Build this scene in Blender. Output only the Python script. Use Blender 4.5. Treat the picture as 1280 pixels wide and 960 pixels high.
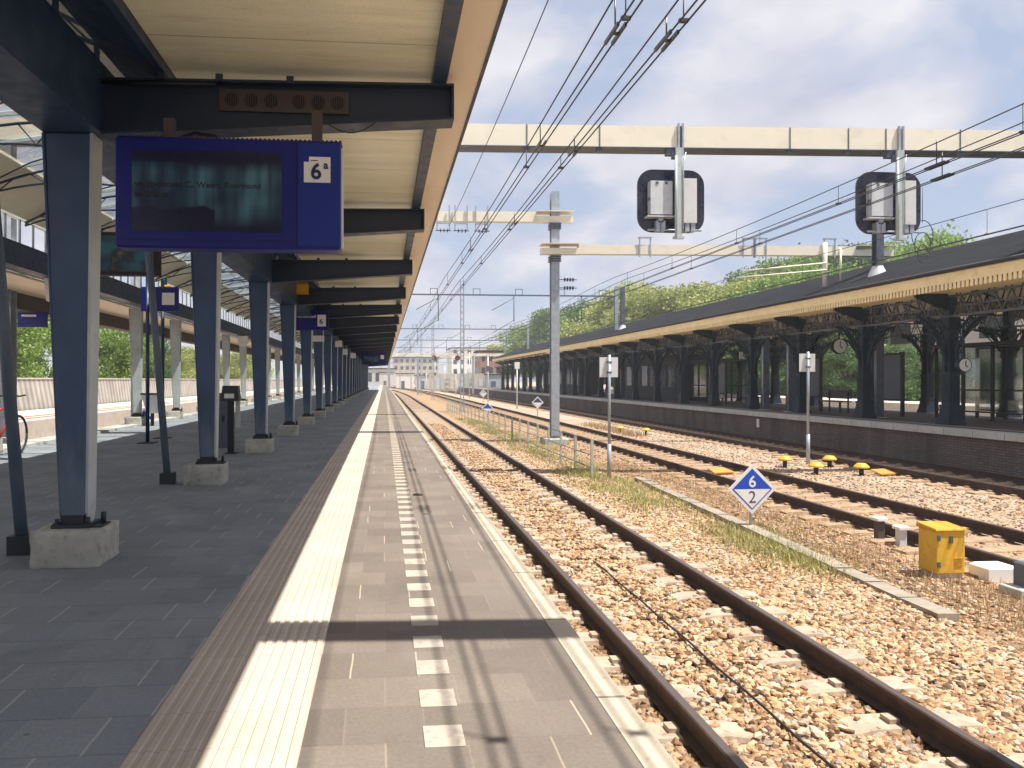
import bpy, math, random
import numpy as np
from mathutils import Vector, Matrix
R = math.radians
random.seed(7); rng = np.random.default_rng(7)
for o in list(bpy.data.objects): bpy.data.objects.remove(o, do_unlink=True)
scene = bpy.context.scene
col = scene.collection

# ------------------------------------------------------------------ camera, sky, sun, exposure
cam = bpy.data.cameras.new('camera'); camo = bpy.data.objects.new('camera', cam); col.objects.link(camo)
camo.location = (0, 0, 1.3); camo.rotation_euler = (R(90), 0, -math.atan(82 / 940))
cam.sensor_width = 36; cam.lens = 36 * 940 / 1280
cam.shift_x = 78 / 1280; cam.shift_y = -5 / 1280
cam.clip_start = 0.05; cam.clip_end = 3000
scene.camera = camo

SUN = Vector((0.38, -0.20, 1.0)).normalized()          # direction towards the sun
elev = math.asin(SUN.z); azim = math.atan2(SUN.x, SUN.y)
sl = bpy.data.lights.new('sun', 'SUN'); sl.energy = 4.6; sl.angle = R(0.5); sl.color = (1.0, 0.94, 0.84)
so = bpy.data.objects.new('sun', sl); col.objects.link(so); so.location = (20, -10, 40)
so.rotation_euler = (-SUN).to_track_quat('-Z', 'Y').to_euler()

world = bpy.data.worlds.new('World'); scene.world = world; world.use_nodes = True
wt = world.node_tree; wt.nodes.clear()
def wn(t, **k):
    n = wt.nodes.new(t)
    for a, b in k.items(): setattr(n, a, b)
    return n
wo = wn('ShaderNodeOutputWorld'); bg = wn('ShaderNodeBackground'); bg.inputs[1].default_value = 0.07
sky = wn('ShaderNodeTexSky'); sky.sky_type = 'NISHITA'; sky.sun_disc = False
sky.sun_elevation = elev; sky.sun_rotation = azim
tc = wn('ShaderNodeTexCoord')
sepw = wn('ShaderNodeSeparateXYZ'); wt.links.new(tc.outputs['Generated'], sepw.inputs[0])
zadd = wn('ShaderNodeMath', operation='ADD'); zadd.inputs[1].default_value = 0.35; wt.links.new(sepw.outputs[2], zadd.inputs[0])
zmx = wn('ShaderNodeMath', operation='MAXIMUM'); zmx.inputs[1].default_value = 0.1; wt.links.new(zadd.outputs[0], zmx.inputs[0])
dvx = wn('ShaderNodeMath', operation='DIVIDE'); dvy = wn('ShaderNodeMath', operation='DIVIDE')
wt.links.new(sepw.outputs[0], dvx.inputs[0]); wt.links.new(zmx.outputs[0], dvx.inputs[1])
wt.links.new(sepw.outputs[1], dvy.inputs[0]); wt.links.new(zmx.outputs[0], dvy.inputs[1])
cmb = wn('ShaderNodeCombineXYZ'); wt.links.new(dvx.outputs[0], cmb.inputs[0]); wt.links.new(dvy.outputs[0], cmb.inputs[1])
n1 = wn('ShaderNodeTexNoise'); n1.inputs['Scale'].default_value = 2.3; n1.inputs['Detail'].default_value = 9; n1.inputs['Roughness'].default_value = 0.55
n1.inputs['Distortion'].default_value = 0.35
wt.links.new(cmb.outputs[0], n1.inputs['Vector'])
r1 = wn('ShaderNodeValToRGB'); r1.color_ramp.elements[0].position = 0.40; r1.color_ramp.elements[1].position = 0.56
r1.color_ramp.elements[0].color = (0.05, 0.05, 0.05, 1); r1.color_ramp.elements[1].color = (1, 1, 1, 1)
wt.links.new(n1.outputs[0], r1.inputs[0])
n2 = wn('ShaderNodeTexNoise'); n2.inputs['Scale'].default_value = 4.5; n2.inputs['Detail'].default_value = 8
wt.links.new(cmb.outputs[0], n2.inputs['Vector'])
r2 = wn('ShaderNodeValToRGB'); r2.color_ramp.elements[0].position = 0.3; r2.color_ramp.elements[1].position = 0.72
r2.color_ramp.elements[0].color = (4.5, 4.65, 5.65, 1); r2.color_ramp.elements[1].color = (7.0, 6.95, 7.3, 1)
wt.links.new(n2.outputs[0], r2.inputs[0])
skm = wn('ShaderNodeMixRGB', blend_type='MIX'); skm.inputs[0].default_value = 0.75     # open sky lifted by thin high cloud
skm.inputs[2].default_value = (4.1, 4.75, 6.3, 1); wt.links.new(sky.outputs[0], skm.inputs[1])
mx = wn('ShaderNodeMixRGB'); wt.links.new(r1.outputs[0], mx.inputs[0]); wt.links.new(skm.outputs[0], mx.inputs[1]); wt.links.new(r2.outputs[0], mx.inputs[2])
wt.links.new(mx.outputs[0], bg.inputs[0]); wt.links.new(bg.outputs[0], wo.inputs[0])
scene.view_settings.view_transform = 'Standard'; scene.view_settings.look = 'None'
scene.view_settings.gamma = 1; scene.view_settings.use_curve_mapping = False
scene.view_settings.exposure = 0.88

# ------------------------------------------------------------------ materials
class NT:
    """small node graph writer"""
    def __init__(s, name):
        s.m = bpy.data.materials.new(name); s.m.use_nodes = True; s.t = s.m.node_tree; s.t.nodes.clear()
        s.out = s.t.nodes.new('ShaderNodeOutputMaterial'); s.b = s.t.nodes.new('ShaderNodeBsdfPrincipled')
        s.t.links.new(s.b.outputs[0], s.out.inputs[0])
    def n(s, t, **k):
        x = s.t.nodes.new(t)
        for a, b in k.items(): setattr(x, a, b)
        return x
    def link(s, a, b): s.t.links.new(a, b)
    def put(s, sock, v):
        if hasattr(v, 'is_output'): s.link(v, sock)
        else: sock.default_value = v
    def math(s, op, a, b=None, c=None):
        x = s.n('ShaderNodeMath', operation=op); s.put(x.inputs[0], a)
        if b is not None: s.put(x.inputs[1], b)
        if c is not None: s.put(x.inputs[2], c)
        return x.outputs[0]
    def pos(s): return s.n('ShaderNodeNewGeometry').outputs['Position']
    def objc(s): return s.n('ShaderNodeTexCoord').outputs['Object']
    def island(s): return s.n('ShaderNodeNewGeometry').outputs['Random Per Island']
    def objrand(s): return s.n('ShaderNodeObjectInfo').outputs['Random']
    def sep(s, v):
        x = s.n('ShaderNodeSeparateXYZ'); s.link(v, x.inputs[0]); return x.outputs
    def comb(s, a, b, c):
        x = s.n('ShaderNodeCombineXYZ')
        for i, v in enumerate((a, b, c)): s.put(x.inputs[i], v)
        return x.outputs[0]
    def scl(s, v, k):
        x = s.n('ShaderNodeMapping'); s.link(v, x.inputs[0]); x.inputs['Scale'].default_value = k; return x.outputs[0]
    def noise(s, v, scale, detail=4, rough=0.5, dist=0):
        x = s.n('ShaderNodeTexNoise'); s.link(v, x.inputs['Vector']); x.inputs['Scale'].default_value = scale
        x.inputs['Detail'].default_value = detail; x.inputs['Roughness'].default_value = rough; x.inputs['Distortion'].default_value = dist
        return x.outputs[0]
    def ramp(s, f, stops, interp='LINEAR'):
        x = s.n('ShaderNodeValToRGB'); s.link(f, x.inputs[0]); e = x.color_ramp.elements; x.color_ramp.interpolation = interp
        while len(e) < len(stops): e.new(0.5)
        for i, (p, c) in enumerate(stops):
            e[i].position = p; e[i].color = (c, c, c, 1) if isinstance(c, (int, float)) else (*c, 1)
        return x.outputs[0]
    def mix(s, f, a, b, mode='MIX'):
        x = s.n('ShaderNodeMixRGB', blend_type=mode); s.put(x.inputs[0], f)
        for i, v in ((1, a), (2, b)):
            if isinstance(v, tuple): x.inputs[i].default_value = (*v[:3], 1)
            elif isinstance(v, (int, float)): x.inputs[i].default_value = (v, v, v, 1)
            else: s.link(v, x.inputs[i])
        return x.outputs[0]
    def bump(s, h, strength=0.3, dist=0.01):
        x = s.n('ShaderNodeBump'); x.inputs['Strength'].default_value = strength; x.inputs['Distance'].default_value = dist
        s.link(h, x.inputs['Height']); s.link(x.outputs[0], s.b.inputs['Normal'])
    def done(s, color=None, rough=0.6, metal=0.0, spec=0.5):
        if color is not None: s.put(s.b.inputs['Base Color'], (*color, 1) if isinstance(color, tuple) else color)
        s.put(s.b.inputs['Roughness'], rough); s.b.inputs['Metallic'].default_value = metal
        s.b.inputs['Specular IOR Level'].default_value = spec
        return s.m

def worn(name, c, rough=0.55, metal=0, var=0.18, scale=3, dirt=None, amount=0.35, spec=0.5, bump=0.0, stretch=(1, 1, 1)):
    t = NT(name); p = t.scl(t.pos(), stretch)
    a = t.noise(p, scale, 6, 0.6); k = t.ramp(a, [(0.3, 1 - var), (0.7, 1 + var)])
    cc = t.mix(1, c, k, 'MULTIPLY')
    if dirt:
        d = t.noise(p, scale * 2.7, 8, 0.65); cc = t.mix(t.ramp(d, [(0.52, 0), (0.75, amount)]), cc, dirt)
    if bump: t.bump(t.noise(p, scale * 12, 5), bump, 0.004)
    rr = rough if var < 0.045 else t.ramp(t.noise(p, scale * 4, 4), [(0.3, max(0.05, rough - 0.1)), (0.7, min(1, rough + 0.12))])
    return t.done(cc, rr, metal, spec)

def paving(name, c1, c2, jy, jx, size=0.3, pres=0.5, jw=0.03, rough=0.75):
    """square tiles in half bond: pale sandy joints along the track (patchy), faint cross joints"""
    t = NT(name); p = t.pos(); x, y, z = t.sep(p)
    wob = t.math('MULTIPLY', t.math('SUBTRACT', t.noise(p, 2.2, 2), 0.5), 0.02)
    ys = t.math('DIVIDE', y, size); row = t.math('FLOOR', ys); fy = t.math('FRACT', ys)
    off = t.math('MULTIPLY', t.math('MODULO', t.math('ABSOLUTE', row), 2.0), 0.5)
    xs = t.math('ADD', t.math('DIVIDE', t.math('ADD', x, wob), size), off); fx = t.math('FRACT', xs); cx = t.math('FLOOR', xs)
    w = t.n('ShaderNodeTexWhiteNoise', noise_dimensions='2D'); t.link(t.comb(cx, row, 0), w.inputs['Vector'])
    base = t.mix(w.outputs['Value'], c1, c2)
    big = t.ramp(t.noise(p, 0.9, 6, 0.6), [(0.3, 0.82), (0.7, 1.14)]); base = t.mix(1, base, big, 'MULTIPLY')
    fine = t.ramp(t.noise(p, 60, 5, 0.7), [(0.3, 0.85), (0.7, 1.15)]); base = t.mix(1, base, fine, 'MULTIPLY')
    lx = t.math('LESS_THAN', fy, jw * 0.7); ly = t.math('LESS_THAN', fx, jw)
    w2 = t.n('ShaderNodeTexWhiteNoise', noise_dimensions='2D'); t.link(t.comb(t.math('ADD', cx, 31.7), row, 0), w2.inputs['Vector'])
    have = t.math('MULTIPLY', ly, t.ramp(w2.outputs['Value'], [(1 - pres - 0.02, 0.12), (1 - pres + 0.02, 0.9)]))
    base = t.mix(t.math('MULTIPLY', lx, 0.4), base, jx); base = t.mix(have, base, jy)
    vg = t.n('ShaderNodeTexVoronoi'); t.link(p, vg.inputs['Vector']); vg.inputs['Scale'].default_value = 2.6; vr = t.sep(vg.outputs['Color'])[0]
    gum = t.math('MULTIPLY', t.math('LESS_THAN', vg.outputs['Distance'], t.math('MULTIPLY', vr, 0.055)), 0.55); base = t.mix(gum, base, t.mix(0.6, c1, (0.03, 0.03, 0.03)))
    blot = t.ramp(t.noise(p, 1.7, 8, 0.72, 0.6), [(0.54, 0), (0.66, 0.32)]); base = t.mix(blot, base, t.mix(0.55, c1, (0.03, 0.028, 0.026)))
    pale = t.ramp(t.noise(t.scl(p, (1.3, 0.5, 1)), 0.8, 7, 0.65), [(0.55, 0), (0.75, 0.3)]); base = t.mix(pale, base, t.mix(0.5, c2, (0.45, 0.42, 0.38)))
    stain = t.ramp(t.noise(t.scl(p, (1, 0.25, 1)), 3.5, 7, 0.7), [(0.6, 0), (0.8, 0.35)]); base = t.mix(stain, base, t.mix(0.5, c1, (0.05, 0.045, 0.04)))
    j = t.math('MAXIMUM', lx, ly); t.bump(t.math('SUBTRACT', t.math('MULTIPLY', t.noise(p, 90, 4), 0.4), j), 0.35, 0.004)
    return t.done(base, rough, 0, 0.3)

M = {}
M['pave_dark'] = paving('dark_grey_paving', (0.215, 0.24, 0.268), (0.26, 0.285, 0.312), (0.42, 0.42, 0.42), (0.07, 0.07, 0.07), 0.3, 0.45, 0.035)
M['pave_light'] = paving('warm_grey_paving', (0.165, 0.138, 0.117), (0.205, 0.172, 0.146), (0.42, 0.35, 0.28), (0.13, 0.108, 0.09), 0.3, 0.32, 0.026)
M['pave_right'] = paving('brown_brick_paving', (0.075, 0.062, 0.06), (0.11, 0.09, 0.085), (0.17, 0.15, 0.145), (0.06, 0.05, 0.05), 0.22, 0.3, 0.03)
def tact():
    t = NT('ribbed_cream_tile'); p = t.pos(); x, y, z = t.sep(p)
    fy = t.math('FRACT', t.math('DIVIDE', y, 0.3)); l = t.math('LESS_THAN', fy, 0.025)
    k = t.ramp(t.noise(p, 1.6, 6, 0.6), [(0.3, 0.85), (0.7, 1.08)]); c = t.mix(1, (0.54, 0.46, 0.385), k, 'MULTIPLY')
    c = t.mix(t.ramp(t.noise(t.scl(p, (4, 0.6, 1)), 5, 6, 0.7), [(0.55, 0), (0.8, 0.3)]), c, (0.3, 0.24, 0.18))
    c = t.mix(t.math('MULTIPLY', l, 0.35), c, (0.25, 0.2, 0.16))
    t.bump(t.noise(p, 80, 4), 0.2, 0.003)
    return t.done(c, 0.7, 0, 0.3)
M['tactile'] = tact()
M['white_mark'] = worn('white_block_tile', (0.43, 0.375, 0.315), 0.65, var=0.16, scale=5, dirt=(0.2, 0.17, 0.14), amount=0.95)
def coping(name, c, d):
    t = NT(name); p = t.pos(); x, y, z = t.sep(p)
    l = t.math('LESS_THAN', t.math('FRACT', t.math('DIVIDE', y, 1.0)), 0.02)
    k = t.ramp(t.noise(p, 2.5, 7, 0.65), [(0.3, 0.8), (0.7, 1.12)]); cc = t.mix(1, c, k, 'MULTIPLY')
    cc = t.mix(t.ramp(t.noise(p, 11, 8, 0.7), [(0.56, 0), (0.7, 0.7)]), cc, d); cc = t.mix(t.math('MULTIPLY', l, 0.7), cc, (0.08, 0.07, 0.06))
    t.bump(t.noise(p, 40, 5), 0.4, 0.006)
    return t.done(cc, 0.8, 0, 0.3)
M['coping'] = coping('cream_painted_coping', (0.52, 0.45, 0.35), (0.3, 0.24, 0.18))
M['coping_grey'] = coping('weathered_grey_coping', (0.50, 0.50, 0.47), (0.16, 0.15, 0.13))
def ballast(name, far=True):
    t = NT(name); p = t.pos()
    v = t.n('ShaderNodeTexVoronoi'); t.link(p, v.inputs['Vector']); v.inputs['Scale'].default_value = 30
    h = t.n('ShaderNodeTexVoronoi', feature='DISTANCE_TO_EDGE'); t.link(p, h.inputs['Vector']); h.inputs['Scale'].default_value = 30
    r, g, b = t.sep(v.outputs['Color'])
    c = t.ramp(r, [(0, (0.18, 0.105, 0.055)), (0.25, (0.44, 0.27, 0.145)), (0.6, (0.60, 0.41, 0.24)), (0.85, (0.64, 0.50, 0.35)), (1, (0.42, 0.35, 0.28))])
    edge = t.ramp(h.outputs['Distance'], [(0.0, 0.2), (0.16, 1.0)]); c = t.mix(1, c, edge, 'MULTIPLY')
    x, y, z = t.sep(p)
    grey = t.ramp(t.math('ADD', t.math('DIVIDE', x, 14.0), t.math('MULTIPLY', t.noise(p, 0.5, 5), 0.25)), [(0.62, 0), (0.9, 0.55)])
    x_ = x
    c = t.mix(t.ramp(t.noise(p, 6.5, 6, 0.75), [(0.42, 0), (0.62, 0.6)]), c, (0.34, 0.20, 0.105))
    c = t.mix(t.ramp(t.noise(p, 1.3, 5, 0.6), [(0.45, 0), (0.7, 0.45)]), c, (0.46, 0.28, 0.15))
    for xc in (2.725, 8.2, 13.2):
        dd = t.math('ABSOLUTE', t.math('SUBTRACT', x, xc)); near = t.ramp(t.math('ADD', dd, t.math('MULTIPLY', t.noise(p, 2.0, 5), 0.5)), [(0.75, 0.42), (1.45, 0)])
        c = t.mix(near, c, (0.30, 0.175, 0.10))
    c = t.mix(grey, c, (0.52, 0.45, 0.37)); big = t.ramp(t.noise(p, 0.45, 5), [(0.3, 0.82), (0.7, 1.2)]); c = t.mix(1, c, big, 'MULTIPLY')
    gap_shade = t.ramp(t.math('ADD', t.math('DIVIDE', y, 60.0), t.math('ABSOLUTE', t.math('DIVIDE', t.math('SUBTRACT', x, 2.9), 8.0))), [(0.3, 0.55), (0.62, 1.0)]); c = t.mix(1, c, gap_shade, 'MULTIPLY')   # shade in the gaps of the near stones, painted as darker ground
    t.bump(h.outputs['Distance'], 1.0, 0.03)
    return t.done(c, 0.85, 0, 0.2)
M['ballast'] = ballast('ballast_bed')
def stones():
    t = NT('ballast_stone'); r = t.island()
    c = t.ramp(r, [(0, (0.08, 0.055, 0.04)), (0.16, (0.25, 0.145, 0.08)), (0.42, (0.43, 0.265, 0.145)), (0.7, (0.57, 0.395, 0.235)), (0.88, (0.55, 0.46, 0.35)), (1, (0.32, 0.28, 0.25))])
    c = t.mix(1, c, t.ramp(t.noise(t.pos(), 45, 5, 0.7), [(0.3, 0.75), (0.7, 1.2)]), 'MULTIPLY')
    p = t.pos(); x = t.sep(p)[0]                      # brake dust and rust beside the rails, patchy
    dd = t.math('ABSOLUTE', t.math('SUBTRACT', t.math('ABSOLUTE', t.math('SUBTRACT', x, 2.725)), 0.755))
    c = t.mix(t.ramp(t.math('ADD', dd, t.math('MULTIPLY', t.noise(p, 2.2, 6, 0.65), 0.45)), [(0.22, 0.75), (0.55, 0)]), c, (0.13, 0.075, 0.045))
    c = t.mix(t.ramp(t.noise(p, 0.9, 6, 0.6), [(0.5, 0), (0.72, 0.45)]), c, (0.26, 0.155, 0.085))
    return t.done(c, 0.85, 0, 0.2)
M['stone'] = stones()
M['sleeper'] = worn('sleeper_concrete', (0.42, 0.33, 0.25), 0.8, var=0.22, scale=5, dirt=(0.17, 0.095, 0.055), amount=0.9, bump=0.4)
M['sleeper_old'] = worn('stained_sleeper', (0.36, 0.245, 0.155), 0.85, var=0.25, scale=5, dirt=(0.15, 0.09, 0.055), amount=0.9, bump=0.4)
def rail():
    t = NT('rusty_rail'); g = t.n('ShaderNodeNewGeometry'); nx, ny, nz = t.sep(g.outputs['Normal']); p = g.outputs['Position']
    ox, oy, oz = t.sep(t.objc())
    top = t.math('MULTIPLY', t.math('GREATER_THAN', nz, 0.9), t.math('GREATER_THAN', oz, -0.835))
    rust = t.mix(t.ramp(t.noise(p, 9, 6, 0.6), [(0.35, 0), (0.7, 1)]), (0.035, 0.022, 0.02), (0.085, 0.045, 0.03))
    c = t.mix(top, rust, (0.085, 0.065, 0.06))
    rg = t.math('SUBTRACT', 0.8, t.math('MULTIPLY', top, 0.42))
    return t.done(c, rg, 0.0, 0.5)
M['rail'] = rail()
def colpaint():
    t = NT('slate_blue_column_paint'); p = t.pos(); x, y, z = t.sep(p)
    c = t.mix(1, (0.042, 0.08, 0.16), t.ramp(t.noise(p, 2, 6, 0.6), [(0.3, 0.8), (0.7, 1.2)]), 'MULTIPLY')
    w = t.math('ADD', z, t.math('MULTIPLY', t.math('SUBTRACT', t.noise(t.scl(p, (3, 3, 0.5)), 3, 6, 0.7), 0.5), 1.6))
    c = t.mix(t.ramp(w, [(0.4, 0.5), (0.95, 0)]), c, (0.17, 0.22, 0.24))
    c = t.mix(t.ramp(t.noise(t.scl(p, (4, 4, 0.35)), 4, 7, 0.7), [(0.60, 0), (0.75, 0.25)]), c, (0.09, 0.11, 0.13))
    c = t.mix(t.ramp(t.noise(p, 26, 5, 0.6), [(0.68, 0), (0.72, 0.7)]), c, (0.10, 0.055, 0.03))
    return t.done(c, t.ramp(t.noise(p, 9, 5), [(0.3, 0.35), (0.7, 0.6)]), 0, 0.5)
M['column'] = colpaint()
M['steel'] = worn('slate_blue_paint', (0.022, 0.047, 0.10), 0.42, var=0.16, scale=2, dirt=(0.10, 0.12, 0.14), amount=0.25)
M['steel_dark'] = worn('dark_slate_paint', (0.022, 0.036, 0.068), 0.45, var=0.15, scale=2)
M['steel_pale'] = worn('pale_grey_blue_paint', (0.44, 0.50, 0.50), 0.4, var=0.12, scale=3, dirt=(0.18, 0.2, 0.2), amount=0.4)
M['prop_paint'] = worn('mid_grey_blue_paint', (0.10, 0.14, 0.19), 0.5, var=0.15, scale=4, dirt=(0.2, 0.2, 0.2), amount=0.4)
M['shoe'] = worn('black_base_shoe', (0.025, 0.03, 0.04), 0.5)
def ceil():
    t = NT('cream_roof_panels'); p = t.pos(); x, y, z = t.sep(p)
    k = t.ramp(t.noise(t.scl(p, (0.5, 2.2, 1)), 1.5, 4, 0.5), [(0.3, 0.88), (0.7, 1.08)]); c = t.mix(1, (0.88, 0.86, 0.64), k, 'MULTIPLY')
    l = t.math('LESS_THAN', t.math('FRACT', t.math('DIVIDE', y, 1.0175)), 0.012); c = t.mix(t.math('MULTIPLY', l, 0.6), c, (0.22, 0.18, 0.12))
    w = t.n('ShaderNodeTexWave', bands_direction='Y'); t.link(p, w.inputs['Vector']); w.inputs['Scale'].default_value = 0.31
    sp = t.ramp(t.noise(p, 70, 4, 0.7), [(0.3, 0.9), (0.7, 1.1)]); c = t.mix(1, c, sp, 'MULTIPLY')
    c = t.mix(t.ramp(t.noise(t.scl(p, (0.6, 5, 1)), 2.2, 5, 0.6), [(0.55, 0), (0.72, 0.35)]), c, (0.5, 0.43, 0.3))
    t.bump(t.noise(t.scl(p, (0.4, 3, 1)), 2.0, 3), 0.25, 0.03)
    return t.done(c, 0.3, 0.0, 0.6)
M['ceiling'] = ceil()
M['eave'] = worn('peach_eave_paint', (0.94, 0.81, 0.62), 0.5, var=0.06, scale=1.5, dirt=(0.5, 0.38, 0.26), amount=0.3, stretch=(1, 0.3, 1))
M['vault'] = worn('cream_vault_panels', (0.72, 0.66, 0.50), 0.5, var=0.1, scale=1)
M['concrete'] = worn('mossy_concrete', (0.44, 0.43, 0.38), 0.85, var=0.22, scale=5, dirt=(0.15, 0.16, 0.10), amount=0.8, bump=0.4)
M['concrete_pale'] = worn('pale_concrete', (0.52, 0.48, 0.42), 0.85, var=0.15, scale=4, dirt=(0.25, 0.22, 0.17), amount=0.6, bump=0.3)
M['trough'] = worn('sandy_trough_concrete', (0.30, 0.26, 0.21), 0.85, var=0.2, scale=3, dirt=(0.22, 0.19, 0.13), amount=0.8, bump=0.4)
M['cream_beam'] = worn('cream_beam_paint', (0.83, 0.78, 0.64), 0.45, var=0.05, scale=1.0, dirt=(0.5, 0.46, 0.38), amount=0.35, stretch=(0.8, 1, 1))
M['galv'] = worn('galvanised_steel', (0.36, 0.40, 0.45), 0.4, metal=0.3, var=0.18, scale=6)
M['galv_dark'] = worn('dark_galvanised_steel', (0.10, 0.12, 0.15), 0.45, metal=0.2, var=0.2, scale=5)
M['wire'] = worn('dark_copper_wire', (0.035, 0.04, 0.045), 0.5)
M['wire_far'] = worn('grey_line_steel', (0.11, 0.13, 0.16), 0.5)
M['insul'] = worn('black_insulator', (0.02, 0.02, 0.025), 0.35)
M['blue'] = worn('deep_blue_casing', (0.002, 0.006, 0.17), 0.42, var=0.04, scale=3, spec=0.5)
M['blue2'] = worn('royal_blue_panel', (0.002, 0.022, 0.23), 0.42, var=0.04, scale=3)
M['blue_sign'] = worn('blue_enamel', (0.012, 0.075, 0.48), 0.35, var=0.06)
M['navy'] = worn('navy_lettering', (0.01, 0.02, 0.12), 0.5)
M['white'] = worn('white_enamel', (0.78, 0.78, 0.76), 0.4, var=0.05, dirt=(0.5, 0.48, 0.44), amount=0.3)
M['plate_back'] = worn('aluminium_sign_back', (0.62, 0.63, 0.63), 0.45, var=0.06, dirt=(0.4, 0.4, 0.38), amount=0.4)
M['cab'] = worn('light_grey_cabinet', (0.55, 0.58, 0.60), 0.45, var=0.08, scale=4, dirt=(0.3, 0.3, 0.3), amount=0.35)
M['signal_black'] = worn('black_backplate', (0.022, 0.026, 0.045), 0.28, var=0.3, scale=1.5)
M['yellow'] = worn('yellow_paint', (0.72, 0.42, 0.04), 0.5, var=0.12, scale=4, dirt=(0.28, 0.17, 0.06), amount=0.75)
M['yellow_dark'] = worn('ochre_paint', (0.62, 0.30, 0.02), 0.5, var=0.1, scale=4)
M['orange'] = worn('orange_plate', (0.62, 0.26, 0.05), 0.6, var=0.2, scale=8)
M['black'] = worn('matt_black', (0.015, 0.015, 0.018), 0.6)
M['brown'] = worn('dark_brown_casing', (0.075, 0.06, 0.06), 0.6)
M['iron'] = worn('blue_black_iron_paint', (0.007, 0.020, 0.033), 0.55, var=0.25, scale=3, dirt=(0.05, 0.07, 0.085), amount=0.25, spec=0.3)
M['iron_pale'] = worn('grey_iron_lattice', (0.09, 0.10, 0.12), 0.5, var=0.2, scale=3)
M['valance'] = worn('ochre_cream_valance', (0.90, 0.73, 0.40), 0.6, var=0.08, scale=2, dirt=(0.4, 0.28, 0.14), amount=0.35)
M['roof_slate'] = worn('dark_bitumen_roof', (0.020, 0.021, 0.025), 0.75, var=0.18, scale=0.8, dirt=(0.035, 0.034, 0.033), amount=0.4, stretch=(1, 0.3, 1), spec=0.05)
M['roof_edge'] = worn('black_gutter', (0.03, 0.03, 0.035), 0.6)
M['board'] = worn('slate_grey_board', (0.10, 0.115, 0.15), 0.4, var=0.08)
M['maroon'] = worn('dark_maroon_paint', (0.10, 0.02, 0.025), 0.4)
M['board_dark'] = worn('dark_navy_cladding', (0.03, 0.036, 0.045), 0.6)
M['red'] = worn('red_paint', (0.45, 0.03, 0.02), 0.4)
M['red_brick_strip'] = worn('orange_brick_strip', (0.55, 0.09, 0.03), 0.7, var=0.2, scale=6)
M['pale_pave'] = worn('pale_paving', (0.60, 0.54, 0.48), 0.8, var=0.12, scale=2, dirt=(0.4, 0.34, 0.28), amount=0.5)
M['fence_green'] = worn('grey_green_fence_post', (0.46, 0.47, 0.40), 0.5, var=0.12, scale=5)
M['bark'] = worn('tree_bark', (0.12, 0.085, 0.06), 0.9, var=0.3, scale=6, bump=0.6)
M['cabinet_black'] = worn('dark_reader_case', (0.03, 0.035, 0.045), 0.4)
def brickwall(name, a, b, mort, sc=1.0, streak=True):
    t = NT(name); p = t.pos(); x, y, z = t.sep(p); w = t.n('ShaderNodeTexBrick'); t.link(t.comb(t.math('ADD', y, x), z, 0), w.inputs['Vector'])
    w.inputs['Color1'].default_value = (*a, 1); w.inputs['Color2'].default_value = (*b, 1); w.inputs['Mortar'].default_value = (*mort, 1)
    w.inputs['Scale'].default_value = sc; w.inputs['Brick Width'].default_value = 0.22; w.inputs['Row Height'].default_value = 0.07; w.inputs['Mortar Size'].default_value = 0.008
    c = w.outputs['Color']
    if streak:
        c = t.mix(t.ramp(t.noise(t.scl(p, (1, 1.6, 0.15)), 2.2, 7, 0.7), [(0.5, 0), (0.75, 0.5)]), c, (0.19, 0.185, 0.175))
        c = t.mix(t.ramp(t.noise(t.scl(p, (1, 1, 0.3)), 1.1, 5), [(0.45, 0), (0.7, 0.6)]), c, (0.03, 0.028, 0.028))
    return t.done(c, 0.8, 0, 0.3)
M['brick_dark'] = brickwall('sooty_brick', (0.13, 0.10, 0.09), (0.17, 0.13, 0.115), (0.06, 0.055, 0.05))
M['brick_red'] = brickwall('red_brick', (0.33, 0.17, 0.12), (0.39, 0.21, 0.15), (0.42, 0.3, 0.22), 1.0, False)
def barrier():
    t = NT('grey_barrier_panels'); p = t.pos(); x, y, z = t.sep(p)
    st = t.math('FRACT', t.math('ADD', t.math('MULTIPLY', y, 2.2), t.math('MULTIPLY', z, 0.9)))
    c = t.mix(t.ramp(st, [(0.4, 0), (0.6, 1)]), (0.30, 0.28, 0.26), (0.46, 0.43, 0.39))
    c = t.mix(1, c, t.ramp(t.noise(p, 0.9, 6), [(0.3, 0.8), (0.7, 1.15)]), 'MULTIPLY')
    return t.done(c, 0.85)
M['barrier'] = barrier()
def screen():
    t = NT('dim_teal_screen'); p = t.objc(); x, y, z = t.sep(p)
    st = t.noise(t.comb(t.math('MULTIPLY', x, 9.0), 0, t.math('MULTIPLY', z, 0.7)), 1.6, 3)
    low = t.math('MULTIPLY', t.ramp(st, [(0.38, 0.3), (0.68, 1)]), t.ramp(t.noise(p, 2.1, 3), [(0.4, 0.15), (0.6, 1)]))
    band = t.math('MULTIPLY', t.ramp(z, [(0.13, 0.05), (0.20, 1), (0.50, 1), (0.58, 0.0)]), t.math('SUBTRACT', 1.0, t.math('MULTIPLY', t.math('LESS_THAN', z, t.math('ADD', 0.16, t.math('MULTIPLY', t.noise(p, 5, 3), 0.2))), t.math('LESS_THAN', x, -0.1))))
    low = t.math('MULTIPLY', low, band)
    c = t.mix(low, (0.002, 0.002, 0.006), (0.018, 0.040, 0.046))
    t.put(t.b.inputs['Emission Color'], c); t.b.inputs['Emission Strength'].default_value = 1.0
    return t.done((0.008, 0.008, 0.012), 0.25, 0, 0.4)
M['screen'] = screen()
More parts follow.
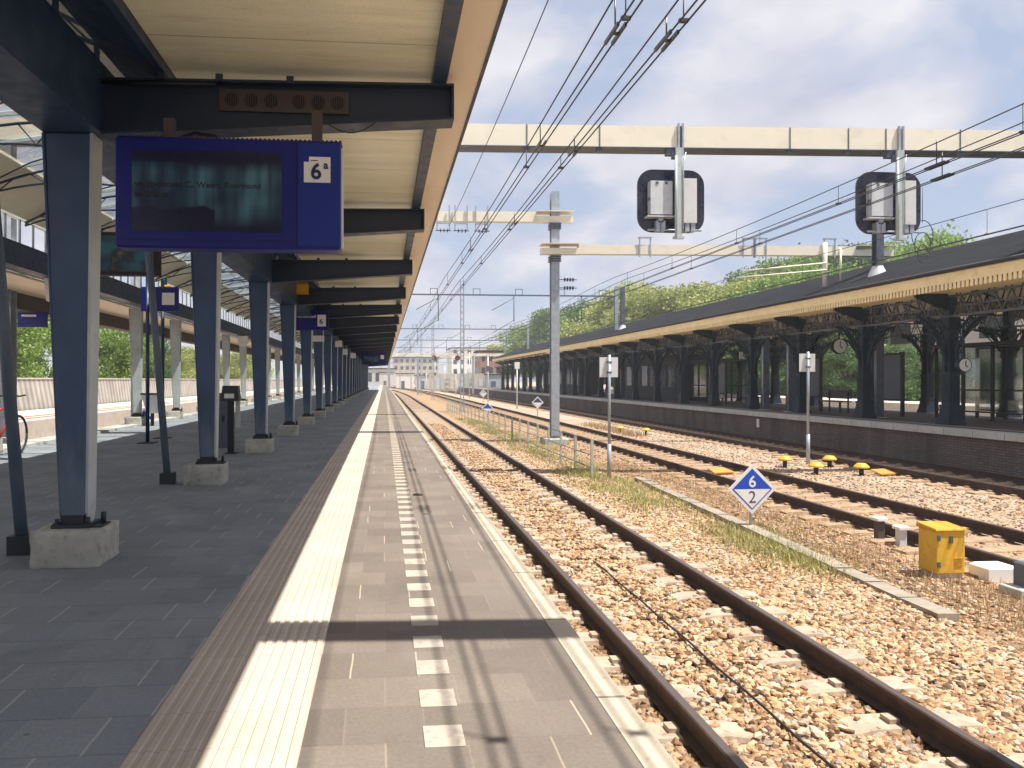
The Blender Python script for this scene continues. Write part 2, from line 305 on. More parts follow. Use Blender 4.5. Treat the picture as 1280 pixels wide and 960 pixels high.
def screen2():
    t = NT('dark_screen_amber_patch'); p = t.objc()
    g = t.ramp(t.noise(p, 2.6, 3), [(0.4, (0.004, 0.02, 0.025)), (0.55, (0.002, 0.003, 0.006)), (0.68, (0.05, 0.035, 0.004))])
    t.put(t.b.inputs['Emission Color'], g); t.b.inputs['Emission Strength'].default_value = 1.0
    return t.done((0.006, 0.006, 0.01), 0.25)
M['screen_amber'] = screen2()
def glass():
    t = NT('clear_roof_glass'); tr = t.n('ShaderNodeBsdfTransparent'); tr.inputs[0].default_value = (0.93, 0.95, 0.95, 1)
    gl = t.n('ShaderNodeBsdfGlossy'); gl.inputs['Roughness'].default_value = 0.05; mx = t.n('ShaderNodeMixShader')
    lw = t.n('ShaderNodeLayerWeight'); lw.inputs[0].default_value = 0.3; t.link(t.math('MULTIPLY', lw.outputs['Fresnel'], 0.5), mx.inputs[0])
    t.link(tr.outputs[0], mx.inputs[1]); t.link(gl.outputs[0], mx.inputs[2]); t.link(mx.outputs[0], t.out.inputs[0]); t.t.nodes.remove(t.b)
    return t.m
M['glass'] = glass()
M['window'] = worn('dark_window_glass', (0.05, 0.06, 0.075), 0.12, var=0.3, scale=2)
def leaf(name, a, b, c):
    t = NT(name); r = t.island(); o = t.objrand()
    cc = t.ramp(r, [(0, a), (0.5, b), (1, c)]); cc = t.mix(t.ramp(t.noise(t.pos(), 0.55, 3), [(0.35, 0), (0.65, 0.45)]), cc, a)
    cc = t.mix(1, cc, t.ramp(o, [(0, 0.85), (1, 1.15)]), 'MULTIPLY')
    t.b.inputs['Transmission Weight'].default_value = 0
    d = t.n('ShaderNodeBsdfTranslucent'); t.link(cc, d.inputs[0]); m2 = t.n('ShaderNodeMixShader'); m2.inputs[0].default_value = 0.35
    t.link(t.b.outputs[0], m2.inputs[1]); t.link(d.outputs[0], m2.inputs[2]); t.link(m2.outputs[0], t.out.inputs[0])
    return t.done(cc, 0.6, 0, 0.3)
M['leaf_green'] = leaf('fresh_green_leaf', (0.12, 0.20, 0.045), (0.24, 0.37, 0.09), (0.40, 0.52, 0.16))
M['leaf_dark'] = leaf('deep_green_leaf', (0.06, 0.12, 0.035), (0.11, 0.20, 0.06), (0.19, 0.29, 0.09))
M['leaf_olive'] = leaf('olive_yellow_leaf', (0.22, 0.27, 0.07), (0.39, 0.43, 0.13), (0.55, 0.56, 0.22))
M['leaf_yellow'] = leaf('yellow_green_leaf', (0.28, 0.30, 0.06), (0.42, 0.42, 0.09), (0.52, 0.50, 0.14))
def blade(name, a, b, c):
    t = NT(name); return t.done(t.ramp(t.island(), [(0, a), (0.5, b), (1, c)]), 0.8, 0, 0.2)
M['grass'] = blade('pale_green_grass', (0.24, 0.28, 0.08), (0.42, 0.41, 0.15), (0.60, 0.52, 0.28))
M['grass_dry'] = blade('dry_brown_grass', (0.34, 0.20, 0.10), (0.50, 0.35, 0.2), (0.60, 0.50, 0.32))

# ------------------------------------------------------------------ mesh helpers
class MB:
    def __init__(s): s.v = []; s.f = []; s.sm = []
    def add(s, vs, fs, smooth=False):
        b = len(s.v); s.v.extend([tuple(p) for p in vs]); s.f.extend([tuple(b + i for i in f) for f in fs]); s.sm.extend([smooth] * len(fs)); return s
    def hexa(s, p): return s.add(p, [(0, 3, 2, 1), (4, 5, 6, 7), (0, 1, 5, 4), (1, 2, 6, 5), (2, 3, 7, 6), (3, 0, 4, 7)])
    def box(s, x0, x1, y0, y1, z0, z1): return s.hexa([(x0, y0, z0), (x1, y0, z0), (x1, y1, z0), (x0, y1, z0), (x0, y0, z1), (x1, y0, z1), (x1, y1, z1), (x0, y1, z1)])
    def bbox(s, x0, x1, y0, y1, z0, z1, b):
        """box with its top edges bevelled"""
        s.hexa([(x0, y0, z0), (x1, y0, z0), (x1, y1, z0), (x0, y1, z0), (x0, y0, z1 - b), (x1, y0, z1 - b), (x1, y1, z1 - b), (x0, y1, z1 - b)])
        s.f.pop(-5); s.sm.pop()
        return s.hexa([(x0, y0, z1 - b), (x1, y0, z1 - b), (x1, y1, z1 - b), (x0, y1, z1 - b), (x0 + b, y0 + b, z1), (x1 - b, y0 + b, z1), (x1 - b, y1 - b, z1), (x0 + b, y1 - b, z1)])
    def bar(s, a, b, w, h=None, up=(0, 0, 1)):
        """rectangular bar from a to b"""
        h = h or w; a = Vector(a); b = Vector(b); d = (b - a).normalized(); u = Vector(up)
        if abs(d.dot(u)) > 0.98: u = Vector((1, 0, 0))
        r = d.cross(u).normalized() * w / 2; u = r.normalized().cross(d) * h / 2
        return s.hexa([a - r - u, a + r - u, a + r + u, a - r + u, b - r - u, b + r - u, b + r + u, b - r + u])
    def tube(s, path, r, n=8, cap=True):
        path = [Vector(p) for p in path]; k = len(path); rs = r if isinstance(r, (list, tuple)) else [r] * k; vs = []; u = None
        for i, p in enumerate(path):
            d = (path[min(i + 1, k - 1)] - path[max(i - 1, 0)]).normalized()
            if u is None:
                u = Vector((0, 0, 1)) if abs(d.z) < 0.9 else Vector((1, 0, 0))
            u = (u - d * u.dot(d)).normalized(); w = d.cross(u)
            for j in range(n):
                a = 2 * math.pi * j / n; vs.append(p + (u * math.cos(a) + w * math.sin(a)) * rs[i])
        fs = [(i * n + j, i * n + (j + 1) % n, (i + 1) * n + (j + 1) % n, (i + 1) * n + j) for i in range(k - 1) for j in range(n)]
        s.add(vs, fs, True)
        if cap: b = len(s.v) - k * n; s.f += [tuple(b + j for j in reversed(range(n))), tuple(b + (k - 1) * n + j for j in range(n))]; s.sm += [False, False]
        return s
    def prism(s, poly, frm, depth):
        """poly of (u,v) laid in the frame (origin, U, V), pushed by depth along U x V"""
        o, U, V = [Vector(q) for q in frm]; N = U.cross(V).normalized() * depth; n = len(poly)
        a = [o + U * p[0] + V * p[1] for p in poly]; b = [q + N for q in a]
        return s.add(a + b, [tuple(reversed(range(n))), tuple(range(n, 2 * n))] + [(i, (i + 1) % n, n + (i + 1) % n, n + i) for i in range(n)])
    def sweep(s, prof, path, smooth=False, cap=True):
        """closed profile (u right, v up) swept along a ground path"""
        path = [Vector(p) for p in path]; k = len(path); n = len(prof); vs = []
        for i, p in enumerate(path):
            d = path[min(i + 1, k - 1)] - path[max(i - 1, 0)]; d.z = 0; d.normalize(); r = Vector((d.y, -d.x, 0))
            vs += [p + r * u + Vector((0, 0, v)) for u, v in prof]
        fs = [(i * n + j, (i + 1) * n + j, (i + 1) * n + (j + 1) % n, i * n + (j + 1) % n) for i in range(k - 1) for j in range(n)]
        s.add(vs, fs, smooth)
        if cap: b = len(s.v) - k * n; s.f += [tuple(b + j for j in range(n)), tuple(b + (k - 1) * n + j for j in reversed(range(n)))]; s.sm += [False, False]
        return s
    def lathe(s, prof, c=(0, 0, 0), n=16):
        c = Vector(c); vs = [c + Vector((r * math.cos(2 * math.pi * j / n), r * math.sin(2 * math.pi * j / n), z)) for r, z in prof for j in range(n)]
        return s.add(vs, [(i * n + j, i * n + (j + 1) % n, (i + 1) * n + (j + 1) % n, (i + 1) * n + j) for i in range(len(prof) - 1) for j in range(n)], True)
    def build(s, name, mat, parent=None, at=None):
        """one mesh object; vertices are given in world space (or in the thing's space when the parent sits at the origin)"""
        off = Vector(at) if at is not None else Vector((0, 0, 0)); base = off + (wloc(parent) if parent else Vector((0, 0, 0)))
        me = bpy.data.meshes.new(name); me.from_pydata([tuple(Vector(p) - base) for p in s.v], [], s.f)
        me.polygons.foreach_set('use_smooth', s.sm); me.validate(); me.update()
        me.materials.append(M[mat] if isinstance(mat, str) else mat)
        return link(name, me, parent, off)
def wloc(o):
    l = Vector((0, 0, 0))
    while o: l = l + o.location; o = o.parent
    return l
def link(name, data, parent=None, loc=(0, 0, 0)):
    o = bpy.data.objects.new(name, data); col.objects.link(o); o.parent = parent; o.location = loc; return o
def tag(o, label=None, cat=None, group=None, kind=None):
    for k, v in (('label', label), ('category', cat), ('group', group), ('kind', kind)):
        if v: o[k] = v
    return o
def empty(name, loc, label, cat, group=None):
    o = link(name, None, None, loc); o.empty_display_size = 0.2; return tag(o, label, cat, group)
def copy_tree(o, parent=None):
    c = o.copy(); col.objects.link(c)
    if parent: c.parent = parent
    for ch in list(o.children): copy_tree(ch, c)
    return c
def place(o, loc, label=None, group=None, rz=None, scale=None):
    c = copy_tree(o); c.location = loc
    if label: c['label'] = label
    if group: c['group'] = group
    if rz is not None: c.rotation_euler.z = rz
    if scale: c.scale = scale
    return c
def structure(name, mb, mat, label, cat):
    return tag(mb.build(name, mat), label, cat, None, 'structure')
def npmesh(name, V, F, mat, parent=None, smooth=False):
    me = bpy.data.meshes.new(name); me.vertices.add(len(V)); me.vertices.foreach_set('co', V.astype(np.float32).ravel())
    k = F.shape[1]; me.loops.add(F.size); me.loops.foreach_set('vertex_index', F.astype(np.int32).ravel())
    me.polygons.add(len(F)); me.polygons.foreach_set('loop_start', np.arange(0, F.size, k, dtype=np.int32))
    me.update(calc_edges=True); me.validate(); me.polygons.foreach_set('use_smooth', [smooth] * len(me.polygons))
    me.materials.append(M[mat]); return link(name, me, parent)
def text(body, size, name, mat, parent, loc, align='LEFT', thick=0.002, bold=0.0):
    """upright lettering facing -Y, lower left corner at loc (world)"""
    c = bpy.data.curves.new(name, 'FONT'); c.body = body; c.size = size; c.align_x = align; c.extrude = thick; c.offset = bold
    t = bpy.data.objects.new(name, c); col.objects.link(t); dg = bpy.context.evaluated_depsgraph_get(); dg.update()
    me = bpy.data.meshes.new_from_object(t.evaluated_get(dg)); bpy.data.objects.remove(t); bpy.data.curves.remove(c)
    me.transform(Matrix.Rotation(R(90), 4, 'X')); me.materials.clear(); me.materials.append(M[mat])
    return link(name, me, parent, Vector(loc) - (wloc(parent) if parent else Vector()))
def bv(o, w, seg=2):
    b = o.modifiers.new('bevel', 'BEVEL'); b.width = w; b.segments = seg; b.limit_method = 'ANGLE'; return o
def rrect(w, h, r, n=5):
    out = []
    for cx, cy, a0 in ((w / 2 - r, h / 2 - r, 0), (-w / 2 + r, h / 2 - r, 90), (-w / 2 + r, -h / 2 + r, 180), (w / 2 - r, -h / 2 + r, 270)):
        for i in range(n + 1):
            a = R(a0 + 90 * i / n); out.append((cx + r * math.cos(a), cy + r * math.sin(a)))
    return out
FRONT = lambda x, y, z: ((x, y, z), (1, 0, 0), (0, 0, 1))      # prism frame: pushed towards -Y for positive depth

# ------------------------------------------------------------------ ground
G = -1.03
structure('ground', MB().add([(-300, -60, G), (500, -60, G), (500, 800, G), (-300, 800, G)], [(0, 1, 2, 3)]), 'ballast', 'tan ballast ground between the tracks and platforms', 'ground')

# ------------------------------------------------------------------ near platform
Y0, Y1 = -12, 190
structure('platform', MB().box(-7.2, 0.868, Y0, Y1, G - 0.2, -0.004), 'concrete', 'body of the near island platform', 'platform')
structure('paving_shaded', MB().box(-6.85, -0.89, Y0, Y1, -0.003, 0.0), 'pave_dark', 'dark grey tiled paving under the canopy with pale joints', 'paving')
structure('paving_edge', MB().box(-0.292, 0.868, Y0, Y1, -0.003, 0.0), 'pave_light', 'warm grey tiled walkway along the near platform edge', 'paving')
pr = [(-0.30, -0.003)]
for i in range(12):
    a = -0.30 + i * 0.05; pr += [(a + 0.008, -0.0005), (a + 0.014, 0.0055), (a + 0.036, 0.0055), (a + 0.042, -0.0005)]
pr += [(0.30, -0.003)]
mb = MB(); mb.sweep(list(reversed(pr)), [(-0.591, Y0, 0), (-0.591, Y1, 0)])
structure('tactile_strip', mb, 'tactile', 'cream ribbed guidance strip along the near platform', 'tactile strip')
structure('coping', MB().box(0.868, 0.984, Y0, Y1, -0.22, 0.003), 'coping', 'cream painted edge coping of the near platform', 'coping')
structure('coping_far_side', MB().box(-7.35, -6.85, Y0, Y1, -0.2, 0.06), 'coping_grey', 'grey coping along the far side of the near platform', 'coping')
mb = MB(); y = 1.0
while y < 95:
    mb.box(0.145, 0.29, y, y + 0.165, 0.0, 0.004); y += 0.33
structure('platform_marking', mb, 'white_mark', 'row of white block tiles along the near platform', 'marking')
tag(MB().lathe([(0.0, 0.012), (0.05, 0.012), (0.06, 0.003)], (0.38, 8.5, 0), 14).box(0.33, 0.43, 8.44, 8.56, 0.001, 0.006).build('drain_cap', 'black', None, (0.38, 8.5, 0)), 'small dark drain cap set in the near platform paving', 'drain cap')

# ------------------------------------------------------------------ tracks
def rail_profile(h=0.16):
    half = [(0.0, 0), (0.065, 0), (0.065, 0.012), (0.012, 0.03), (0.009, 0.11), (0.034, 0.122), (0.036, 0.152), (0.026, h)]
    return [(-u, v) for u, v in reversed(half[1:])] + half[1:]
def make_track(xc, name, label, y0, y1, bend=None, smat='sleeper'):
    t = empty(name, (xc, 0, 0), label, 'railway track', 'railway tracks')
    def path(dx):
        out = []; y = y0
        while y <= y1:
            x = xc + (bend(y) if bend else 0); dd = (bend(y + 1) - bend(y)) if bend else 0
            n = Vector((1, -dd, 0)).normalized(); out.append((x + dx * n.x, y + dx * n.y, -0.99)); y += 6.0
        return out
    for dx in (-0.755, 0.755): MB().sweep(rail_profile(), path(dx), False).build('rail', 'rail', t)
    # sleeper with raised rail seats and a lower middle
    sm = MB(); pts = [(-1.26, -1.0), (-1.2, -0.985), (-0.5, -0.988), (-0.35, -1.012), (0.35, -1.012), (0.5, -0.988), (1.2, -0.985), (1.26, -1.0)]
    vs = []
    for u, z in pts: vs += [(u, -0.15, z - 0.10), (u, -0.115, z), (u, 0.115, z), (u, 0.15, z - 0.10)]
    fs = [(i * 4 + j, i * 4 + j + 1, i * 4 + j + 5, i * 4 + j + 4) for i in range(len(pts) - 1) for j in range(3)] + [(0, 3, 2, 1), (28, 29, 30, 31)]
    sm.add(vs, fs)
    for dx in (-0.755, 0.755):
        for k in (-1, 1): sm.box(dx + k * 0.10 - 0.035, dx + k * 0.10 + 0.035, -0.05, 0.05, -0.986, -0.955)
    first = None; n = 0; y = y0 + 0.17; rest = MB()
    while y < y1 - 1:
        bx = bend(y) if bend else 0
        if y > 0.5 and n < 100:
            if first is None: first = sm.build('sleeper', smat, t); first.location = (bx, y, 0); first.data.transform(Matrix.Translation((xc, 0, 0)))
            else: c = first.copy(); col.objects.link(c); c.parent = t; c.location = (bx, y, 0)
            n += 1
        elif y > 0.5:
            rest.box(xc + bx - 1.26, xc + bx + 1.26, y - 0.12, y + 0.12, -1.09, -0.99)
        y += 0.6
    if rest.v: rest.build('far_sleepers', smat, t)['kind'] = 'stuff'
    return t
bend1 = lambda y: -0.00035 * max(0, y - 95) ** 2 if y < 300 else -0.00035 * 205 ** 2 - 0.1435 * (y - 300)
tr1 = make_track(2.725, 'railway_track', 'nearest railway track running beside the near platform edge', -8, 420, bend1)
make_track(8.2, 'railway_track', 'railway track between the low fence and the yellow capped stubs', -8, 300, bend1, 'sleeper_old')
make_track(13.2, 'railway_track', 'railway track along the dark brick wall of the far platform', -8, 300, bend1, 'sleeper_old')
tag(MB().tube([(2.62 + 0.006 * math.sin(y * 1.1), y, -0.965 + 0.006 * math.sin(y * 5.2)) for y in np.arange(1.0, 9.5, 0.25)], 0.010, 6).build('track_cable', 'black', None, (2.62, 1, -0.97)), 'thin black cable lying on the sleepers between the nearest rails', 'cable')

# ballast stones: individual rocks near the camera
def ico():
    p = (1 + 5 ** 0.5) / 2
    v = np.array([(-1, p, 0), (1, p, 0), (-1, -p, 0), (1, -p, 0), (0, -1, p), (0, 1, p), (0, -1, -p), (0, 1, -p), (p, 0, -1), (p, 0, 1), (-p, 0, -1), (-p, 0, 1)], float)
    f = np.array([(0, 11, 5), (0, 5, 1), (0, 1, 7), (0, 7, 10), (0, 10, 11), (1, 5, 9), (5, 11, 4), (11, 10, 2), (10, 7, 6), (7, 1, 8), (3, 9, 4), (3, 4, 2), (3, 2, 6), (3, 6, 8), (3, 8, 9), (4, 9, 5), (2, 4, 11), (6, 2, 10), (8, 6, 7), (9, 8, 1)])
    return v / np.linalg.norm(v[0]), f
IV, IF = ico()
def rocks(P, r):
    n = len(P); shp = IV[None] * (1 + rng.uniform(-0.28, 0.28, (n, 12, 1))) * np.stack([rng.uniform(0.75, 1.3, n), rng.uniform(0.75, 1.3, n), rng.uniform(0.55, 0.95, n)], 1)[:, None]
    a = rng.uniform(0, 2 * np.pi, n); b = rng.uniform(-0.6, 0.6, n); ca, sa, cb, sb = np.cos(a), np.sin(a), np.cos(b), np.sin(b)
    x, y, z = shp[..., 0], shp[..., 1], shp[..., 2]
    y, z = y * cb[:, None] - z * sb[:, None], y * sb[:, None] + z * cb[:, None]
    x, y = x * ca[:, None] - y * sa[:, None], x * sa[:, None] + y * ca[:, None]
    V = np.stack([x, y, z], -1) * r[:, None, None] + P[:, None]
    F = (IF[None] + (np.arange(n) * 12)[:, None, None]).reshape(-1, 3)
    return V.reshape(-1, 3), F
def strew(x0, x1, y0, y1, dens, rmin, rmax, zfun):
    n = int((x1 - x0) * (y1 - y0) * dens); u = rng.uniform(size=n)
    yy = y0 + (y1 - y0) * u; xx = rng.uniform(x0, x1, n)
    # thinner with distance, as stones there are below a pixel
    keep = rng.uniform(size=n) < np.clip(8.5 / np.maximum(yy, 1), 0.26, 1); xx, yy = xx[keep], yy[keep]
    r = rng.uniform(rmin, rmax, len(xx)); z, ok = zfun(xx, yy)
    return np.stack([xx, yy, z + r * rng.uniform(-0.1, 0.5, len(xx))], 1)[ok], r[ok]
def z_near(x, y):
    ph = np.abs(((y + 8 - 0.17 + 0.3) % 0.6) - 0.3); on = (ph < 0.125) & (np.abs(x - 2.725) < 1.24)
    rel = np.abs(x - 2.725); onrail = np.abs(rel - 0.755) < 0.085
    mid = rel < 0.33
    ok = (~(on & ~(mid & (rng.uniform(size=len(x)) < 0.55)) & ~(rng.uniform(size=len(x)) < 0.05))) & ~onrail
    return np.where(on, -1.0, -1.026 + 0.012 * np.sin(x * 3.1) * np.sin(y * 2.3)), ok
def z_other(x, y):
    on = np.zeros(len(x), bool)
    for c in (8.2, 13.2): on |= (np.abs(x - c) < 1.3) & (rng.uniform(size=len(x)) < 0.55) | (np.abs(np.abs(x - c) - 0.755) < 0.09)
    return np.full(len(x), -1.032), ~on
P1, r1_ = strew(1.0, 5.4, 1.8, 40, 1350, 0.016, 0.036, z_near)
P2, r2_ = strew(5.4, 14.7, 5.5, 32, 210, 0.014, 0.032, z_other)
V, F = rocks(np.concatenate([P1, P2]), np.concatenate([r1_, r2_]))
tag(npmesh('ballast_stones', V, F, 'stone'), 'loose brown and grey ballast stones covering the track bed', 'ballast', None, 'stuff')

# grass and weeds
def blades(n, xf, yf, hmin, hmax, w, lean=0.5):
    y = yf(n); x = xf(y); k = len(x); a = rng.uniform(0, 2 * np.pi, k); h = rng.uniform(hmin, hmax, k); l = rng.uniform(0, lean, k) * h; d = rng.uniform(0, 2 * np.pi, k)
    b = np.stack([x, y, np.full(k, G - 0.01)], 1); s = np.stack([np.cos(a) * w, np.sin(a) * w, np.zeros(k)], 1)
    mid = b + np.stack([np.cos(d) * l * 0.35, np.sin(d) * l * 0.35, h * 0.6], 1); tip = b + np.stack([np.cos(d) * l, np.sin(d) * l, h], 1)
    V = np.stack([b - s, b + s, mid + s * 0.7, mid - s * 0.7, tip + s * 0.1, tip - s * 0.1], 1).reshape(-1, 3); o = (np.arange(k) * 6)[:, None]
    return V, np.concatenate([o + [0, 1, 2, 3], o + [3, 2, 4, 5]])
def clumped(c0, spread):
    def f(y):
        c = c0(y); return c + spread * rng.normal(size=len(y)) * (0.5 + 0.5 * np.sin(y * 2.1) ** 2)
    return f
def patches(k, xf, y0, y1, pw, sx, sy):
    cy = y0 + (y1 - y0) * rng.uniform(size=k) ** pw; cx = xf(cy) ; wgt = rng.uniform(0.2, 1, k) ** 1.5; wgt /= wgt.sum(); st = {}
    def yf(n):
        i = rng.choice(k, n, p=wgt); st['i'] = i; return cy[i] + rng.normal(size=n) * sy * (0.4 + wgt[i] * k * 0.6)
    def xg(y): i = st['i']; return cx[i] + rng.normal(size=len(y)) * sx * (0.4 + wgt[i] * k * 0.5)
    return xg, yf
pA = patches(150, lambda y: 4.95 + rng.normal(size=len(y)) * 0.3 + 0.03 * np.maximum(0, 17 - y), 8.5, 46, 1.35, 0.16, 0.35)
V, F = blades(24000, pA[0], pA[1], 0.03, 0.20, 0.0035)
Vb, Fb = blades(2600, pA[0], pA[1], 0.03, 0.13, 0.016, 1.2)
F = np.concatenate([F, Fb + len(V)]); V = np.concatenate([V, Vb])
tag(npmesh('green_grass', V, F, 'grass'), 'pale green grass growing along the low fence', 'grass', None, 'stuff')
pB = patches(110, lambda y: 6.35 + rng.normal(size=len(y)) * 0.35, 5.2, 20, 1.0, 0.2, 0.3)
V1, F1 = blades(12000, pB[0], pB[1], 0.02, 0.13, 0.003)
V2, F2 = blades(1500, clumped(lambda y: 10.4 + 0 * y, 0.3), lambda n: 30 + 8 * rng.uniform(size=n), 0.05, 0.3, 0.01)
tag(npmesh('dry_grass', np.concatenate([V1, V2]), np.concatenate([F1, F2 + len(V1)]), 'grass_dry'), 'dry brown weeds beside the concrete cable trough', 'grass', None, 'stuff')

# ------------------------------------------------------------------ near canopy: one thing with its columns, arms, roofs
COLY = [5.62 + 4.07 * i for i in range(-2, 24)]
YA, YB = -6.0, COLY[-1] + 2.0
can = empty('platform_canopy', (-2.2, 5.62, 0), 'long slate blue steel platform canopy with cream ceiling and tapered arms', 'canopy')
def canopy_column():
    m = MB()
    # I section: web in the picture plane, flanges left and right, narrowing downwards
    def fl(xb, xt, t, w=0.09): m.hexa([(xb, -w * 0.8, 0.34), (xb + t, -w * 0.8, 0.34), (xb + t, w * 0.8, 0.34), (xb, w * 0.8, 0.34), (xt, -w, 3.05), (xt + t, -w, 3.05), (xt + t, w, 3.05), (xt, w, 3.05)])
    m.hexa([(-0.075, -0.09, 0.34), (0.085, -0.09, 0.34), (0.085, 0.09, 0.34), (-0.075, 0.09, 0.34), (-0.19, -0.075, 3.05), (0.125, -0.075, 3.05), (0.125, 0.075, 3.05), (-0.19, 0.075, 3.05)])
    fl(-0.093, -0.208, 0.018)
    return m
def canopy_flange():
    m = MB(); w = 0.092
    m.hexa([(0.085, -w * 0.8, 0.36), (0.105, -w * 0.8, 0.36), (0.105, w * 0.8, 0.36), (0.085, w * 0.8, 0.36), (0.125, -w, 3.05), (0.145, -w, 3.05), (0.145, w, 3.05), (0.125, w, 3.05)])
    m.prism([(-w * 0.8, 0), (w * 0.8, 0), (0.03, -0.12), (-0.03, -0.12)], ((0.087, 0, 0.36), (0, 1, 0), (0, 0, 1)), 0.016)
    return m
def shift(m, d): m.v = [tuple(Vector(p) + Vector(d)) for p in m.v]; return m
first = None
for i, y in enumerate(COLY):
    if i == 0:
        c0 = bv(canopy_column().build('column', 'column'), 0.006)
        f = canopy_flange().build('flange', 'steel_pale', c0)  # right flange coloured pale, standing in for the light it catches
        b = MB().box(-0.13, 0.13, -0.12, 0.12, 0.25, 0.28).box(-0.085, 0.075, -0.075, 0.075, 0.28, 0.36).tube([(0.11, -0.09, 0.28), (0.11, -0.09, 0.33)], 0.018, 6).tube([(0.16, 0.07, 0.26), (0.16, 0.07, 0.34)], 0.02, 6).box(0.13, 0.2, -0.1, 0.1, 0.25, 0.265).tube([(-0.10, -0.09, 0.28), (-0.10, -0.09, 0.32)], 0.016, 6).box(-0.12, -0.08, -0.11, -0.07, 0.279, 0.292).box(0.09, 0.13, -0.11, -0.07, 0.279, 0.292).build('base_shoe', 'shoe', c0)
    else: c0 = copy_tree(first, can)
    if i == 0: c0.parent = can
    c0.location = (0.0, y - 5.62, 0)
    if i == 0: first = c0
# arms
am = MB(); x0, x1 = -2.0, 0.5
am.hexa([(x0, -0.02, 3.06), (x1, -0.02, 3.24), (x1, 0.02, 3.24), (x0, 0.02, 3.06), (x0, -0.02, 3.43), (x1, -0.02, 3.47), (x1, 0.02, 3.47), (x0, 0.02, 3.43)])
am.hexa([(x0, -0.1, 3.43), (x1, -0.1, 3.47), (x1, 0.1, 3.47), (x0, 0.1, 3.43), (x0, -0.1, 3.447), (x1, -0.1, 3.487), (x1, 0.1, 3.487), (x0, 0.1, 3.447)])
am.hexa([(x0, -0.1, 3.042), (x1, -0.1, 3.222), (x1, 0.1, 3.222), (x0, 0.1, 3.042), (x0, -0.1, 3.06), (x1, -0.1, 3.24), (x1, 0.1, 3.24), (x0, 0.1, 3.06)])
am.box(x1, x1 + 0.015, -0.1, 0.1, 3.222, 3.487)
for k in (-1.6, -1.2, -0.7): am.box(k, k + 0.05, -0.125, -0.1, 3.44, 3.49)
arm0 = am.build('arm', 'steel_dark', can); arm0.data.transform(Matrix.Translation((0, 5.62, 0)))
arm0.location = (0, COLY[0] - 5.62, 0)
for y in COLY[1:]:
    c = arm0.copy(); col.objects.link(c); c.parent = can; c.location = (0, y - 5.62, 0)
MB().box(-2.4, -2.0, YA, YB, 3.052, 3.10).box(-2.4, -2.38, YA, YB, 3.10, 3.53).box(-2.02, -2.0, YA, YB, 3.10, 3.53).box(-2.4, -2.0, YA, YB, 3.53, 3.56).build('girder', 'steel', can)
# sloped gutter box between girder and ceiling
MB().hexa([(-1.98, YA, 3.62), (-1.62, YA, 3.50), (-1.62, YB, 3.50), (-1.98, YB, 3.62), (-1.98, YA, 3.95), (-1.62, YA, 3.72), (-1.62, YB, 3.72), (-1.98, YB, 3.95)]).box(-1.62, -1.56, YA, YB, 3.495, 3.6).build('gutter', 'steel', can)
MB().box(-1.555, 0.36, YA, YB, 3.57, 3.63).build('ceiling', 'ceiling', can)
MB().box(0.36, 0.46, YA, YB, 3.49, 3.60).build('purlin', 'steel', can)
MB().hexa([(0.46, YA, 3.565), (0.70, YA, 3.535), (0.70, YB, 3.535), (0.46, YB, 3.565), (0.46, YA, 3.60), (0.70, YA, 3.60), (0.70, YB, 3.60), (0.46, YB, 3.60)]).build('eave', 'eave', can)
MB().box(0.70, 0.725, YA, YB, 3.525, 3.66).box(-1.62, 0.70, YA, YB, 3.64, 3.68).build('roof_edge', 'steel_dark', can)
# clerestory on the near side: glazing bars
mb = MB(); y = YA
while y < YB: mb.box(-2.06, -2.03, y, y + 0.03, 3.56, 4.1); y += 0.68
mb.box(-2.08, -2.02, YA, YB, 4.1, 4.16).box(-2.07, -2.03, YA, YB, 3.80, 3.825).build('window_bars', 'steel', can)
MB().box(-2.047, -2.043, YA, YB, 3.56, 4.1).build('window_glass', 'glass', can)
# vault
arc = [(-2.05 - 4.75 * u, 4.16 + 0.19 * u + 0.68 * math.sin(math.pi * u) ** 0.9) for u in [i / 19 for i in range(20)]]
def arc_strip(i0, i1, t):
    q = arc[i0:i1 + 1]; return MB().sweep([(x, z) for x, z in q] + [(x, z + t) for x, z in reversed(q)], [(0, YA, 0), (0, YB, 0)])
arc_strip(0, 8, 0.05).build('vault', 'vault', can); arc_strip(15, 19, 0.05).build('vault', 'vault', can)
arc_strip(8, 15, 0.006).build('added_skylight', 'glass', can)  # glazed strip added to the vault to let sun reach the far platform side
mb = MB(); y = YA + 0.3
while y < YB:
    for i in range(8, 15): mb.bar((arc[i][0], y, arc[i][1] - 0.03), (arc[i + 1][0], y, arc[i + 1][1] - 0.03), 0.03, 0.05)
    y += 1.0175
mb.build('added_skylight_bars', 'steel_pale', can)
mb = MB(); y = YA + 0.6
while y < 80:
    mb.tube([(x, y, z - 0.06) for x, z in arc], 0.022, 6)
    mb.tube([(x, y, z - 0.42 + 0.30 * abs(2 * i / 19 - 1)) for i, (x, z) in enumerate(arc)], 0.018, 5)
    for i in range(1, 18, 3): mb.tube([(arc[i][0], y, arc[i][1] - 0.06), (arc[i + 1][0], y, arc[i + 1][1] - 0.42 + 0.30 * abs(2 * (i + 1) / 19 - 1)), (arc[i + 2][0], y, arc[i + 2][1] - 0.06)], 0.012, 5)
    mb.tube([(arc[0][0], y, arc[0][1] - 0.1)] + [(arc[i][0], y + 2.03 * i / 19, arc[i][1] - 0.09) for i in range(2, 18, 3)] + [(arc[19][0], y + 2.03, arc[19][1] - 0.1)], 0.013, 5)
    y += 2.035
mb.build('vault_ribs', 'steel_dark', can)
MB().box(-7.2, -6.8, YA, YB, 3.42, 3.87).build('girder', 'steel', can)
MB().box(-8.6, -7.2, YA, YB, 3.36, 3.41).build('wing_roof', 'eave', can)
